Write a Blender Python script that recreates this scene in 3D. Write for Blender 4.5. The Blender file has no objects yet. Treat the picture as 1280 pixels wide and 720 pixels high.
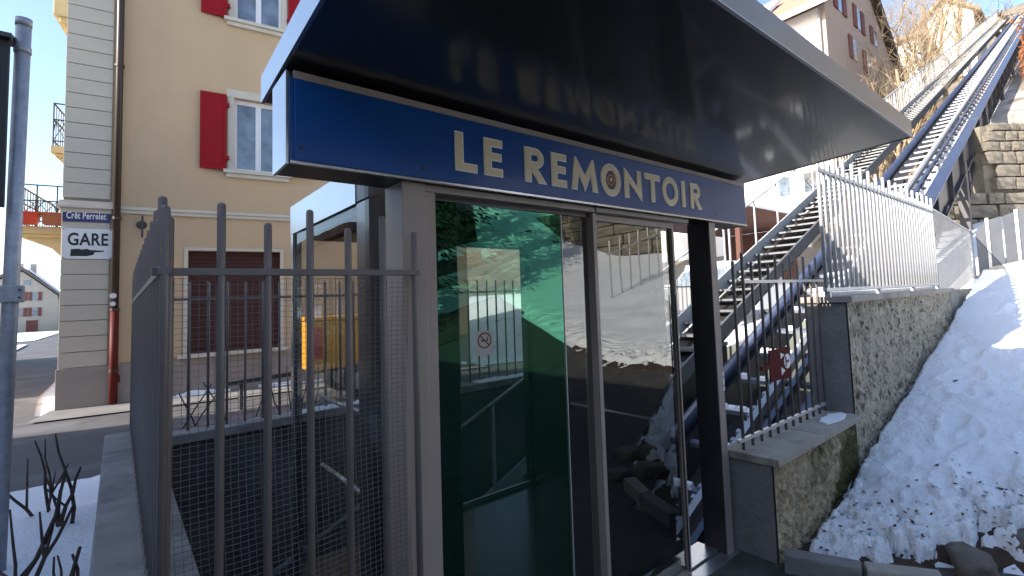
import bpy, bmesh, math, random
from mathutils import Vector, Matrix, noise
R = math.radians
random.seed(7)
sc = bpy.context.scene
COL = sc.collection
# ------------------------------------------------------------------ camera
cam_data = bpy.data.cameras.new('camera')
cam = bpy.data.objects.new('camera', cam_data); COL.objects.link(cam)
cam_data.sensor_width = 36.0; cam_data.lens = 17.4148
cam_data.shift_x = -0.078376; cam_data.shift_y = -0.022128
cam_data.clip_start = 0.05; cam_data.clip_end = 3000
cam.matrix_world = Matrix(((0.72274, -0.014868, -0.690955, 0.0), (-0.689803, -0.077108, -0.71988, 0.0), (-0.042576, 0.996912, -0.065985, 1.6), (0, 0, 0, 1)))
sc.camera = cam
# ------------------------------------------------------------------ sky, sun, exposure
SUN_AZ = R(-76); SUN_EL = R(24)
world = bpy.data.worlds.new('World'); sc.world = world; world.use_nodes = True
wn = world.node_tree
sky = wn.nodes.new('ShaderNodeTexSky'); sky.sky_type = 'NISHITA'; sky.sun_disc = False
sky.sun_elevation = SUN_EL; sky.sun_rotation = SUN_AZ; sky.altitude = 950; sky.air_density = 1.0; sky.dust_density = 2.2; sky.ozone_density = 1.2
wn.links.new(sky.outputs[0], wn.nodes['Background'].inputs[0]); wn.nodes['Background'].inputs[1].default_value = 0.15
sun_data = bpy.data.lights.new('sun', 'SUN'); sun_data.energy = 4.2; sun_data.angle = R(0.55); sun_data.color = (1.0, 0.93, 0.82)
sun = bpy.data.objects.new('sun', sun_data); COL.objects.link(sun)
sun.rotation_euler = Vector((math.sin(SUN_AZ)*math.cos(SUN_EL), math.cos(SUN_AZ)*math.cos(SUN_EL), math.sin(SUN_EL))).to_track_quat('Z', 'Y').to_euler()
sun.location = (-30, 20, 30)
sc.view_settings.view_transform = 'Standard'; sc.view_settings.look = 'None'; sc.view_settings.gamma = 1.0
sc.view_settings.exposure = 1.45

# ------------------------------------------------------------------ materials
MATS = {}
def lin(*rgb):   # sRGB 0-255 to linear
    return tuple(((c/255)/12.92 if c/255 <= 0.04045 else ((c/255+0.055)/1.055)**2.4) for c in rgb)
def mat(name, c, rough=0.6, metal=0.0, var=0.15, scale=4.0, bump=0.0, bscale=60.0, c2=None, spec=0.5, stretch=(1, 1, 1), rvar=0.0, coat=0.0, c3=None, s3=1.0, t3=(0.5, 0.6), bdist=0.01):
    m = bpy.data.materials.new(name); m.use_nodes = True; nt = m.node_tree; N = nt.nodes; L = nt.links
    b = N['Principled BSDF']; b.inputs['Roughness'].default_value = rough; b.inputs['Metallic'].default_value = metal
    b.inputs['Specular IOR Level'].default_value = spec; b.inputs['Coat Weight'].default_value = coat; b.inputs['Coat Roughness'].default_value = 0.08
    tc = N.new('ShaderNodeTexCoord'); mp = N.new('ShaderNodeMapping'); mp.inputs['Scale'].default_value = stretch
    L.new(tc.outputs['Object'], mp.inputs[0])
    n1 = N.new('ShaderNodeTexNoise'); n1.inputs['Scale'].default_value = scale; n1.inputs['Detail'].default_value = 7; n1.inputs['Roughness'].default_value = 0.62
    L.new(mp.outputs[0], n1.inputs['Vector'])
    rp = N.new('ShaderNodeValToRGB'); rp.color_ramp.elements[0].position = 0.3; rp.color_ramp.elements[1].position = 0.7
    lo = tuple(max(0, v*(1-var)) for v in c); hi = tuple(min(1, v*(1+var)) for v in (c2 or c))
    rp.color_ramp.elements[0].color = (*lo, 1); rp.color_ramp.elements[1].color = (*hi, 1)
    L.new(n1.outputs['Fac'], rp.inputs[0]); out = rp.outputs[0]
    if c3:
        n3 = N.new('ShaderNodeTexNoise'); n3.inputs['Scale'].default_value = s3; n3.inputs['Detail'].default_value = 8; n3.inputs['Roughness'].default_value = 0.65
        L.new(mp.outputs[0], n3.inputs['Vector'])
        r3 = N.new('ShaderNodeValToRGB'); r3.color_ramp.elements[0].position = t3[0]; r3.color_ramp.elements[1].position = t3[1]
        L.new(n3.outputs['Fac'], r3.inputs[0])
        mx = N.new('ShaderNodeMix'); mx.data_type = 'RGBA'; L.new(r3.outputs[0], mx.inputs['Factor']); L.new(out, mx.inputs['A']); mx.inputs['B'].default_value = (*c3, 1)
        out = mx.outputs['Result']
    L.new(out, b.inputs['Base Color'])
    if rvar:
        mr = N.new('ShaderNodeMapRange'); mr.inputs['To Min'].default_value = max(0.02, rough-rvar); mr.inputs['To Max'].default_value = min(1, rough+rvar)
        L.new(n1.outputs['Fac'], mr.inputs[0]); L.new(mr.outputs[0], b.inputs['Roughness'])
    if bump:
        n2 = N.new('ShaderNodeTexNoise'); n2.inputs['Scale'].default_value = bscale; n2.inputs['Detail'].default_value = 5
        L.new(mp.outputs[0], n2.inputs['Vector'])
        bp = N.new('ShaderNodeBump'); bp.inputs['Strength'].default_value = bump; bp.inputs['Distance'].default_value = bdist
        L.new(n2.outputs['Fac'], bp.inputs['Height']); L.new(bp.outputs[0], b.inputs['Normal'])
    MATS[name] = m
    return m
def glass(name, tint, refl, fac0, fac1, rough=0.0):
    m = bpy.data.materials.new(name); m.use_nodes = True; nt = m.node_tree; N = nt.nodes; L = nt.links
    N.remove(N['Principled BSDF'])
    tr = N.new('ShaderNodeBsdfTransparent'); tr.inputs[0].default_value = (*tint, 1)
    gl = N.new('ShaderNodeBsdfGlossy'); gl.inputs['Color'].default_value = (*refl, 1); gl.inputs['Roughness'].default_value = rough
    tc = N.new('ShaderNodeTexCoord'); nz = N.new('ShaderNodeTexNoise'); nz.inputs['Scale'].default_value = 1.6; nz.inputs['Detail'].default_value = 2
    L.new(tc.outputs['Object'], nz.inputs['Vector'])
    bp = N.new('ShaderNodeBump'); bp.inputs['Strength'].default_value = 0.06; bp.inputs['Distance'].default_value = 0.02
    L.new(nz.outputs['Fac'], bp.inputs['Height']); L.new(bp.outputs[0], gl.inputs['Normal'])
    lw = N.new('ShaderNodeLayerWeight'); lw.inputs['Blend'].default_value = 0.5
    pw = N.new('ShaderNodeMath'); pw.operation = 'POWER'; pw.inputs[1].default_value = 4.0; L.new(lw.outputs['Facing'], pw.inputs[0])
    mr = N.new('ShaderNodeMapRange'); mr.inputs['To Min'].default_value = fac0; mr.inputs['To Max'].default_value = fac1
    L.new(pw.outputs[0], mr.inputs[0])
    mx = N.new('ShaderNodeMixShader'); L.new(mr.outputs[0], mx.inputs[0]); L.new(tr.outputs[0], mx.inputs[1]); L.new(gl.outputs[0], mx.inputs[2])
    L.new(mx.outputs[0], N['Material Output'].inputs[0])
    MATS[name] = m
    return m
mat('bar_grey', (0.150, 0.132, 0.128), 0.42, 0.0, 0.08, 9, 0.05, 300, rvar=0.06)
mat('post_grey', (0.32, 0.27, 0.24), 0.45, 0.0, 0.06, 6, 0.04, 300)
mat('dark_metal', (0.035, 0.033, 0.036), 0.35, 0.0, 0.15, 6, 0.04, 200)
mat('roof_paint', (0.23, 0.20, 0.175), 0.4, 0.0, 0.06, 5, coat=0.2)
mat('trim_paint', (0.36, 0.37, 0.39), 0.22, 0.75, 0.05, 5, coat=0.5)
mat('soffit', (0.020, 0.019, 0.019), 0.29, 0.0, 0.1, 3, spec=0.9, rvar=0.03, coat=0.45)
mat('sign_blue', (0.004, 0.062, 0.25), 0.32, 0.0, 0.08, 3, spec=0.3, coat=0.06)
mat('letter_cream', (0.70, 0.60, 0.40), 0.5, var=0.03)
mat('letter_white', (0.85, 0.84, 0.80), 0.5, var=0.02)
mat('emblem_red', (0.11, 0.016, 0.014), 0.5, var=0.1)
mat('black', (0.012, 0.012, 0.013), 0.5, var=0.1)
mat('cabin_dark', (0.022, 0.024, 0.028), 0.25, 0.2, 0.1, 5, spec=0.6, coat=0.2)
mat('steel', (0.55, 0.55, 0.56), 0.35, 0.9, 0.06, 20)
mat('galvanised', (0.46, 0.47, 0.49), 0.45, 0.7, 0.18, 18, 0.05, 90, rvar=0.1)
mat('pole_grey', (0.34, 0.36, 0.40), 0.5, 0.4, 0.2, 22, 0.06, 120, c3=(0.16, 0.15, 0.15), s3=14, t3=(0.62, 0.75))
mat('silver_paint', (0.50, 0.50, 0.50), 0.45, 0.35, 0.08, 12)
mat('beam_blue', (0.045, 0.060, 0.115), 0.38, 0.25, 0.15, 5, 0.05, 150, coat=0.25, c3=(0.20, 0.20, 0.21), s3=3.0, t3=(0.60, 0.75))
mat('beam_side', (0.055, 0.050, 0.055), 0.5, 0.1, 0.2, 4, 0.08, 100, c3=(0.09, 0.06, 0.045), s3=2.5, t3=(0.55, 0.7))
mat('rail_steel', (0.36, 0.37, 0.39), 0.4, 0.6, 0.2, 8)
mat('sleeper_steel', (0.14, 0.15, 0.19), 0.45, 0.3, 0.2, 8)
mat('stair_grey', (0.13, 0.135, 0.14), 0.5, 0.3, 0.15, 9, 0.08, 120)
mat('concrete', (0.24, 0.225, 0.215), 0.75, 0, 0.30, 3.5, 0.35, 45, rvar=0.2, c3=(0.09, 0.085, 0.09), s3=2.2, t3=(0.48, 0.68))
mat('concrete_pit_shade', (0.085, 0.08, 0.078), 0.8, 0, 0.35, 2.0, 0.35, 30, c3=(0.035, 0.034, 0.036), s3=1.5, t3=(0.45, 0.65))  # darker copy of the concrete: the pit's shade put into the colour
mat('concrete_light', (0.34, 0.31, 0.27), 0.85, 0, 0.22, 5, 0.25, 60, c3=(0.16, 0.14, 0.125), s3=3.5, t3=(0.55, 0.7))
mat('concrete_side', (0.19, 0.185, 0.18), 0.9, 0, 0.18, 5, 0.5, 26, bdist=0.02)  # wall ends' shade put into a darker grey; also used on one kerb stone
mat('roughcast', (0.43, 0.375, 0.28), 0.95, 0, 0.22, 9, 0.9, 38, c2=(0.50, 0.445, 0.35), c3=(0.14, 0.12, 0.085), s3=17, t3=(0.54, 0.60), stretch=(1, 1, 0.6), bdist=0.03)  # dark flecks: weathering stains, also standing in for shade in the crevices
mat('roughcast_moss', (0.36, 0.29, 0.18), 0.95, 0, 0.35, 16, 0.9, 38, c2=(0.42, 0.345, 0.235), c3=(0.075, 0.075, 0.022), s3=2.2, t3=(0.45, 0.58), bdist=0.03)
mat('asphalt', (0.085, 0.082, 0.088), 0.8, 0, 0.25, 1.2, 0.3, 140, c3=(0.15, 0.145, 0.15), s3=0.6, t3=(0.5, 0.7), rvar=0.12)
mat('pavement', (0.20, 0.19, 0.185), 0.85, 0, 0.18, 2, 0.2, 110)
mat('path', (0.060, 0.055, 0.052), 0.85, 0, 0.35, 4, 0.5, 80, c3=(0.11, 0.10, 0.09), s3=9, t3=(0.55, 0.7))
mat('tan_render', (0.54, 0.39, 0.24), 0.92, 0, 0.05, 0.7, 0.12, 190, c3=(0.47, 0.345, 0.225), s3=0.5, t3=(0.45, 0.75), stretch=(1, 1, 0.6))
mat('quoin', (0.50, 0.46, 0.385), 0.9, 0, 0.06, 3, 0.15, 120)
mat('quoin_joint', (0.20, 0.18, 0.15), 0.9)
mat('plinth', (0.30, 0.26, 0.235), 0.92, 0, 0.10, 1.5, 0.25, 70, c3=(0.23, 0.20, 0.18), s3=1.1, t3=(0.5, 0.7))
mat('cornice', (0.55, 0.51, 0.43), 0.88, 0, 0.06, 4, 0.08, 80)
mat('shutter_red', (0.27, 0.008, 0.014), 0.65, 0, 0.08, 4, 0.05, 120, spec=0.15)
mat('garage_brown', (0.062, 0.017, 0.012), 0.75, 0, 0.15, 3)
mat('white_frame', (0.74, 0.74, 0.76), 0.45, 0, 0.03)
mat('pipe_brown', (0.040, 0.024, 0.020), 0.45, 0, 0.15, 8)
mat('pipe_red', (0.10, 0.014, 0.011), 0.6, 0, 0.15, 8, spec=0.2)
mat('plate_white', (0.72, 0.72, 0.74), 0.35, 0, 0.03, 5)
mat('sticker_grey', (0.34, 0.33, 0.31), 0.5, 0, 0.05)
mat('plate_blue', (0.016, 0.022, 0.12), 0.3, 0, 0.05, 5)
mat('ink', (0.012, 0.012, 0.014), 0.5)
mat('snow', (0.86, 0.88, 0.92), 0.75, 0, 0.03, 2, 0.7, 45, spec=0.3, bdist=0.03)
mat('snow_ground', (0.82, 0.84, 0.88), 0.8, 0, 0.03, 2, 0.6, 14, spec=0.3, bdist=0.03, c3=(0.10, 0.08, 0.06), s3=0.9, t3=(0.60, 0.66))
mat('earth', (0.060, 0.042, 0.028), 0.95, 0, 0.4, 8, 0.8, 50, bdist=0.03)
mat('hill', (0.15, 0.12, 0.09), 0.95, 0, 0.35, 0.3, 0.6, 3, c2=(0.21, 0.17, 0.13), c3=(0.55, 0.55, 0.56), s3=0.08, t3=(0.60, 0.66))
mat('rock', (0.145, 0.125, 0.105), 0.9, 0, 0.3, 7, 0.5, 40, c3=(0.055, 0.045, 0.04), s3=4, t3=(0.5, 0.7))
mat('leaf_brown', (0.075, 0.035, 0.018), 0.8, 0, 0.4, 30)
mat('stone_block', (0.125, 0.108, 0.085), 0.92, 0, 0.3, 2.0, 0.8, 9, c2=(0.20, 0.175, 0.14), c3=(0.15, 0.125, 0.09), s3=2.0, t3=(0.55, 0.7), bdist=0.03)
mat('mortar', (0.20, 0.175, 0.135), 0.95, 0, 0.2, 10)
mat('twig', (0.055, 0.036, 0.030), 0.75, 0, 0.3, 20)
mat('bark', (0.25, 0.185, 0.115), 0.9, 0, 0.25, 10, 0.4, 60, c2=(0.31, 0.235, 0.15))
mat('twig_pale', (0.33, 0.25, 0.165), 0.85, 0, 0.25, 4)
mat('beech_leaf', (0.24, 0.085, 0.03), 0.8, 0, 0.4, 5)
mat('needle', (0.018, 0.045, 0.02), 0.8, 0, 0.5, 2, c2=(0.035, 0.075, 0.03))
mat('bark_dark', (0.05, 0.037, 0.026), 0.9, 0, 0.3, 8)
mat('pink_render', (0.42, 0.33, 0.275), 0.92, 0, 0.06, 0.4, 0.08, 60)
mat('white_render', (0.74, 0.70, 0.65), 0.92, 0, 0.04, 0.6)
mat('shutter_brown', (0.16, 0.055, 0.045), 0.7, 0, 0.12, 6)
mat('roof_tile', (0.26, 0.17, 0.115), 0.85, 0, 0.25, 5, 0.6, 9, c2=(0.31, 0.21, 0.15), bdist=0.05)
mat('eave_dark', (0.045, 0.035, 0.025), 0.8, 0, 0.2, 4)
mat('timber_red', (0.11, 0.045, 0.03), 0.8, 0, 0.2, 5, stretch=(1, 1, 8))
mat('sun_tinted_stone', (0.62, 0.50, 0.28), 0.85, 0, 0.08, 5)  # yellow of the sunlight on the balconies put into the stone colour
mat('iron', (0.05, 0.05, 0.055), 0.5, 0.4, 0.1)
mat('pot_red', (0.50, 0.05, 0.02), 0.6, 0, 0.08)
mat('pot_terra', (0.32, 0.10, 0.05), 0.7, 0, 0.1)
mat('yellow', (0.72, 0.34, 0.015), 0.4, 0, 0.05, 3, coat=0.3)
mat('rubber', (0.018, 0.018, 0.018), 0.85, 0, 0.1)
mat('red_plate', (0.085, 0.005, 0.007), 0.7, 0, 0.1, 10, spec=0.15)
mat('mauve', (0.20, 0.11, 0.14), 0.6, 0, 0.05)
mat('car_dark', (0.03, 0.033, 0.042), 0.3, 0.3, 0.05, coat=0.5)
mat('car_silver', (0.38, 0.40, 0.43), 0.3, 0.5, 0.05, coat=0.5)
mat('far_render', (0.42, 0.38, 0.32), 0.9, 0, 0.06, 0.8)
mat('far_roof', (0.12, 0.10, 0.10), 0.8, 0, 0.2, 2)
mat('wire', (0.17, 0.165, 0.17), 0.5, 0.3, 0.1)
mat('chain_wire', (0.42, 0.42, 0.43), 0.45, 0.6, 0.1)
mat('sheet_metal', (0.12, 0.125, 0.14), 0.6, 0.2, 0.12, 5, 0.08, 12)
# moss grows only towards the damp inner end of the low wall
_m = M_ = MATS['roughcast_moss'].node_tree
_n3 = [n for n in _m.nodes if n.type == 'TEX_NOISE' and abs(n.inputs['Scale'].default_value-2.2) < 1e-4][0]
_tc = [n for n in _m.nodes if n.type == 'TEX_COORD'][0]
_sx = _m.nodes.new('ShaderNodeSeparateXYZ'); _m.links.new(_tc.outputs['Object'], _sx.inputs[0])
_mr = _m.nodes.new('ShaderNodeMapRange'); _mr.inputs['From Min'].default_value = 3.15; _mr.inputs['From Max'].default_value = 4.0; _mr.inputs['To Min'].default_value = -0.16; _mr.inputs['To Max'].default_value = 0.10
_m.links.new(_sx.outputs['X'], _mr.inputs[0])
_ad = _m.nodes.new('ShaderNodeMath'); _ad.operation = 'ADD'; _rp = _n3.outputs['Fac'].links[0].to_node
_m.links.new(_n3.outputs['Fac'], _ad.inputs[0]); _m.links.new(_mr.outputs[0], _ad.inputs[1]); _m.links.new(_ad.outputs[0], _rp.inputs[0])
glass('glass_green', (0.34, 0.40, 0.37), (0.26, 0.90, 0.58), 0.13, 0.8)
glass('glass_clear', (0.42, 0.44, 0.44), (0.96, 0.98, 0.94), 0.13, 0.8)
glass('glass_cabin', (0.80, 0.80, 0.78), (0.9, 0.95, 1.0), 0.05, 0.42)
mat('window_pane', (0.10, 0.13, 0.17), 0.08, 0, 0.35, 2.5, c2=(0.16, 0.20, 0.26), spec=0.8, coat=0.6)  # blue-grey mottling in the colour stands in for reflections in the panes
M = MATS

# ------------------------------------------------------------------ mesh helpers
ORG = {}
class MB:
    def __init__(s): s.v = []; s.f = []; s.m = []; s.cur = 0
    def add(s, vs, fs):
        o = len(s.v); s.v += [tuple(p) for p in vs]
        for f in fs: s.f.append(tuple(i+o for i in f)); s.m.append(s.cur)
        return s
    def box(s, x0, x1, y0, y1, z0, z1):
        return s.add([(x0,y0,z0),(x1,y0,z0),(x1,y1,z0),(x0,y1,z0),(x0,y0,z1),(x1,y0,z1),(x1,y1,z1),(x0,y1,z1)],
                     [(3,2,1,0),(4,5,6,7),(0,1,5,4),(1,2,6,5),(2,3,7,6),(3,0,4,7)])
    def hexa(s, p):   # 8 points: bottom 4 ccw, top 4 ccw
        return s.add(p, [(3,2,1,0),(4,5,6,7),(0,1,5,4),(1,2,6,5),(2,3,7,6),(3,0,4,7)])
    def beam(s, a, b, w, h, up=(0,0,1)):   # rectangular bar from a to b
        a = Vector(a); b = Vector(b); d = (b-a).normalized(); u = Vector(up); sd = d.cross(u)
        if sd.length < 1e-4: sd = d.cross(Vector((0,1,0)))
        sd.normalize(); u = sd.cross(d)
        q = [a-sd*w/2-u*h/2, a+sd*w/2-u*h/2, b+sd*w/2-u*h/2, b-sd*w/2-u*h/2]
        t = [p+u*h for p in q]
        return s.hexa([*q, *t])
    def tube(s, a, b, r0, r1=None, n=10, cap=True, dome=False):
        r1 = r0 if r1 is None else r1
        a = Vector(a); b = Vector(b); d = (b-a).normalized()
        x = d.orthogonal().normalized(); y = d.cross(x)
        rings = [(a, r0), (b, r1)]
        if dome: rings = [(a, r0), (b-d*r1*0.8, r1), (b-d*r1*0.25, r1*0.8), (b, r1*0.35)]
        o = len(s.v)
        for c, r in rings:
            for i in range(n):
                t = 2*math.pi*i/n; s.v.append(tuple(c + x*(r*math.cos(t)) + y*(r*math.sin(t))))
        for k in range(len(rings)-1):
            for i in range(n):
                j = (i+1) % n; s.f.append((o+k*n+i, o+k*n+j, o+(k+1)*n+j, o+(k+1)*n+i)); s.m.append(s.cur)
        if cap:
            s.f.append(tuple(o+i for i in reversed(range(n)))); s.m.append(s.cur)
            e = o+(len(rings)-1)*n; s.f.append(tuple(e+i for i in range(n))); s.m.append(s.cur)
        return s
    def path(s, pts, r, n=6):
        for i in range(len(pts)-1):
            rr = r if not isinstance(r, (list, tuple)) else r[i]; r2 = rr if not isinstance(r, (list, tuple)) else r[i+1]
            s.tube(pts[i], pts[i+1], rr, r2, n)
        return s
    def prism(s, poly, axis, a, b):   # poly of 2D points extruded along axis 'x','y','z'
        n = len(poly)
        def P(p, t): return {'x': (t, p[0], p[1]), 'y': (p[0], t, p[1]), 'z': (p[0], p[1], t)}[axis]
        vs = [P(p, a) for p in poly]+[P(p, b) for p in poly]
        return s.add(vs, [tuple(reversed(range(n))), tuple(range(n, 2*n))]+[(i, (i+1) % n, n+(i+1) % n, n+i) for i in range(n)])
    def mesh(s, name, mats, smooth=False, bevel=0, fix=True):
        me = bpy.data.meshes.new(name); me.from_pydata(s.v, [], s.f)
        for m in (mats if isinstance(mats, (list, tuple)) else [mats]): me.materials.append(M[m])
        if any(s.m): me.polygons.foreach_set('material_index', s.m)
        if fix or bevel:
            bm = bmesh.new(); bm.from_mesh(me)
            if bevel: bmesh.ops.bevel(bm, geom=bm.edges[:], offset=bevel, segments=2, affect='EDGES', profile=0.6, clamp_overlap=True)
            if fix: bmesh.ops.recalc_face_normals(bm, faces=bm.faces[:])
            bm.to_mesh(me); bm.free()
        if smooth: me.polygons.foreach_set('use_smooth', [True]*len(me.polygons))
        return me
    def build(s, name, mats, parent=None, smooth=False, bevel=0, fix=True, kind=None):
        return place(name, s.mesh(name, mats, smooth, bevel, fix), parent, (0, 0, 0), kind=kind)
def place(name, me, parent=None, loc=(0, 0, 0), rot=None, scale=None, kind=None):
    o = bpy.data.objects.new(name, me); COL.objects.link(o); loc = Vector(loc)
    ORG[o] = loc
    if parent: o.parent = parent; o.location = loc-ORG[parent]
    else: o.location = loc
    if rot: o.rotation_euler = rot
    if scale: o.scale = scale
    if kind: o['kind'] = kind
    return o
def tag(o, label, cat, group=None):
    o['label'] = label; o['category'] = cat
    if group: o['group'] = group
    return o
def thing(name, label, cat, loc=(0, 0, 0), group=None, rz=0.0):
    o = bpy.data.objects.new(name, None); COL.objects.link(o); o.location = loc; o.empty_display_size = 0.2
    o.rotation_euler = (0, 0, rz); ORG[o] = Vector(loc)
    return tag(o, label, cat, group)
def local(t): ORG[t] = Vector((0, 0, 0)); return t   # children are given in the thing's own frame
def struct(o): o['kind'] = 'structure'; return o
def copy_tree(o, loc, label=None, rz=None, parent=None):
    c = o.copy(); COL.objects.link(c)
    if parent is None:
        c.location = loc
        if rz is not None: c.rotation_euler = (0, 0, rz)
        if label: c['label'] = label
    else: c.parent = parent
    for ch in list(o.children): copy_tree(ch, None, parent=c)
    return c
def fbm(x, y, z=0.0, o=4): return noise.fractal(Vector((x, y, z)), 1.0, 2.0, o)
def sstep(a, b, t):
    t = min(1, max(0, (t-a)/(b-a))); return t*t*(3-2*t)
def lerp(a, b, t): return a+(b-a)*t
def frange(a, b, st):
    n = max(1, int(round((b-a)/st))); return [a+(b-a)*i/n for i in range(n+1)]

# ------------------------------------------------------------------ terrain
TA = 0.46565; PHI = R(0.897); CS, SN = math.cos(PHI), math.sin(PHI)
def TP(s, off, w=0.0):          # point on the inclined track: s along, off across, w above the rail plane
    return Vector((s*CS-off*SN, s*SN+off*CS, TA*s-1.9+w))
def h_right(x):
    if x < 3.4: return 0.0
    if x < 16: return 0.255*(x-3.4)
    return 4.75+0.44*(x-16)
def h_street(x):
    if x < 8: return 0.0
    if x < 24: return 0.18*(x-8)
    return 2.88+0.50*(x-24)
def h(x, y):
    far = sstep(16, 40, x)
    lo_ = 0.255*max(0.0, x-3.4); up_ = 4.75+0.44*(x-16)
    q_ = (x-16)*0.6+(y-2)*0.8
    a = lerp(lo_, max(lo_, up_), sstep(0.3, 3.2 if y > 1.4 else 0.6, q_)*sstep(12.5, 15, x)) if y > -0.5 else (up_ if x > 17.3 else lo_)
    if y < -10: a += 0.42*(-10-y)*sstep(-10, -22, y)*sstep(-8, 6, x) if y > -60 else 21*sstep(-8, 6, x)
    b = h_street(x)
    t = sstep(3.0, 7.0, y)
    z = lerp(a, b, t)
    d = max(abs(x), abs(y))
    if d > 60: z += 2.5*fbm(x*0.02, y*0.02)*sstep(60, 140, d)*sstep(10, 60, x)
    return min(z, 62+4*fbm(x*0.01, y*0.01))
xs = sorted(set([-900, -500, -250, -120, -60, -30, -15, -8, -4, -2, -0.02, 0.2, 1, 2, 2.9, 3.4]+[0.5*i for i in range(8, 32)]+[15.75, 16.25, 17.2, 17.4]+[17+1.5*i for i in range(0, 30)]+[65, 75, 90, 110, 135, 160, 200, 300, 500, 900]))
ys = sorted(set([-900, -500, -250, -120, -60, -40, -30, -22, -16, -12, -10, -8, -6, -4, -2, -1, 0, 0.4, 0.8, 1.2, 1.5, 1.85, 2.5, 3, 3.5, 4, 4.5, 4.95, 5.5, 6, 7, 8.5, 10, 12, 14, 17, 20, 25, 30, 40, 55, 75, 100, 130, 170, 250, 500, 900]))
g = MB(); nx, ny = len(xs), len(ys)
for y in ys:
    for x in xs: g.v.append((x, y, h(x, y)-0.03))
for j in range(ny-1):
    for i in range(nx-1):
        cx, cy = (xs[i]+xs[i+1])/2, (ys[j]+ys[j+1])/2
        if 0.0 < cx < 8.0 and 1.85 < cy < 4.95: continue       # the pit under the lift
        g.f.append((j*nx+i, j*nx+i+1, (j+1)*nx+i+1, (j+1)*nx+i)); g.m.append(0 if cx < 20 else 1)
struct(g.build('ground', ['snow_ground', 'hill'], fix=False))
# road and pavement sheets
def sheet(name, m, poly, z, st=None):
    b = MB(); b.add([(x, y, z) for x, y in poly], [tuple(range(len(poly)))]); return struct(b.build(name, m))
sheet('road', 'asphalt', [(-14, 5.2), (-0.9, 6.3), (0.15, 5.75), (8, 5.75), (8, 11.0), (3.0, 12.2), (-1.0, 12.75), (-1.2, 16), (-1.0, 130), (-14, 130)], 0.004)
def edge_x(y):    # lower edge of the snow, along the kerb and the rocks
    return 3.02+0.55*sstep(1.3, 0.5, y)+2.0*sstep(0.45, -0.7, y)+0.45*max(0.0, -2.0-y)
def draped(name, m, xa, xb, yy, dz):     # sheet that follows the terrain
    b = MB(); n = 40
    for y in yy:
        x0, x1 = xa(y), xb(y)
        for i in range(n+1): x = lerp(x0, x1, i/n); b.v.append((x, y, max(h(x, y), h_right(x) if y > -10 else -9)+dz))
    for j in range(len(yy)-1):
        for i in range(n): b.f.append((j*(n+1)+i, j*(n+1)+i+1, (j+1)*(n+1)+i+1, (j+1)*(n+1)+i)); b.m.append(0)
    return struct(b.build(name, m, fix=False))
draped('footpath', 'path', lambda y: -4.4 if y < 1.6 else -0.3, lambda y: min(2.85, 2.8+0.15) if y > 0.95 else edge_x(y)+0.02-0.10*sstep(1.0, 0.6, y), frange(-8, 1.85, 0.15), 0.002)
draped('woodland_floor', 'earth', lambda y: -7.0, lambda y: edge_x(y)+0.1, frange(-30, -7.9, 0.6), 0.02)
# sunlit snow lying along the far street
sn = MB()
for (a, b2, c, d) in ((-9.5, -3.9, 36, 52), (-14, -5.0, 60, 112)):
    sn.add([(a, c, 0.05), (b2, c+2, 0.05), (b2-0.6, d, 0.08), (a, d, 0.08)], [(0, 1, 2, 3)])
o = sn.build('roadside_snow', 'snow'); o['kind'] = 'stuff'; tag(o, 'bright sunlit snow banks along the distant street', 'snow')

# ------------------------------------------------------------------ snow slope on the right
foot = [(random.uniform(4.0, 8.5), random.uniform(-0.6, 1.25), random.uniform(0.05, 0.11), random.uniform(0.02, 0.06)) for _ in range(70)]
foot += [(4.9, 0.95, 0.10, 0.07), (5.5, 1.0, 0.08, 0.05), (6.4, 1.05, 0.09, 0.06), (4.3, 0.75, 0.12, 0.06), (4.1, 0.55, 0.12, 0.06), (3.9, 0.35, 0.14, 0.06)]
sx = frange(2.95, 6.5, 0.017)+frange(6.54, 9.5, 0.05)[0:]+frange(9.8, 15.6, 0.3)
sy = frange(-15, -2.2, 0.3)+frange(-2.1, -0.3, 0.06)+frange(-0.26, 1.44, 0.017)
def snow_z(x, y):
    z = h_right(max(x, 3.0))+0.09
    near = sstep(9.6, 8.0, x)*sstep(-2.4, -1.6, y)
    z += 0.05*fbm(x*1.1, y*1.1, 3.0)+0.022*fbm(x*5, y*5, 9.0)*near+(0.012+0.022*sstep(1.6, 0.3, x-edge_x(y)))*abs(fbm(x*11, y*9, 1.0, 3))*near+(0.004+0.010*sstep(1.6, 0.3, x-edge_x(y)))*fbm(x*27, y*24, 6.0, 3)*near
    e = x-edge_x(y)-0.08*fbm(x*6, y*6, 5.0)
    thin = sstep(0.0, 0.22, e)
    z = lerp(h_right(x)-0.10, z, thin)
    # melted hollows near the lower edge
    zone = sstep(1.0, 0.1, e)
    hol = fbm(x*11+4, y*13.0, 2.2, 5)
    z -= 0.20*sstep(0.40-0.25*zone, 0.66-0.25*zone, hol)*zone
    # melt gap along the wall
    gap = 1.44-y
    z -= 0.14*sstep(0.045+0.03*fbm(x*3, 0, 0), 0.0, gap)
    if x < 8.6 and y > -0.8:
        for fx, fy, fr, fd in foot:
            dx, dy = x-fx, y-fy
            if abs(dx) < 2.5*fr and abs(dy) < 2.5*fr:
                r = math.sqrt(dx*dx*0.5+dy*dy*1.6)/fr
                z -= fd*math.exp(-r**4)-0.25*fd*math.exp(-(r-1.4)**2*6)
    return z
b = MB(); nxx = len(sx)
for y in sy:
    for x in sx: b.v.append((x, y, snow_z(x, y)))
for j in range(len(sy)-1):
    for i in range(nxx-1): b.f.append((j*nxx+i, j*nxx+i+1, (j+1)*nxx+i+1, (j+1)*nxx+i)); b.m.append(0)
struct(b.build('snow_slope', 'snow', smooth=True, fix=False))
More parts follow.
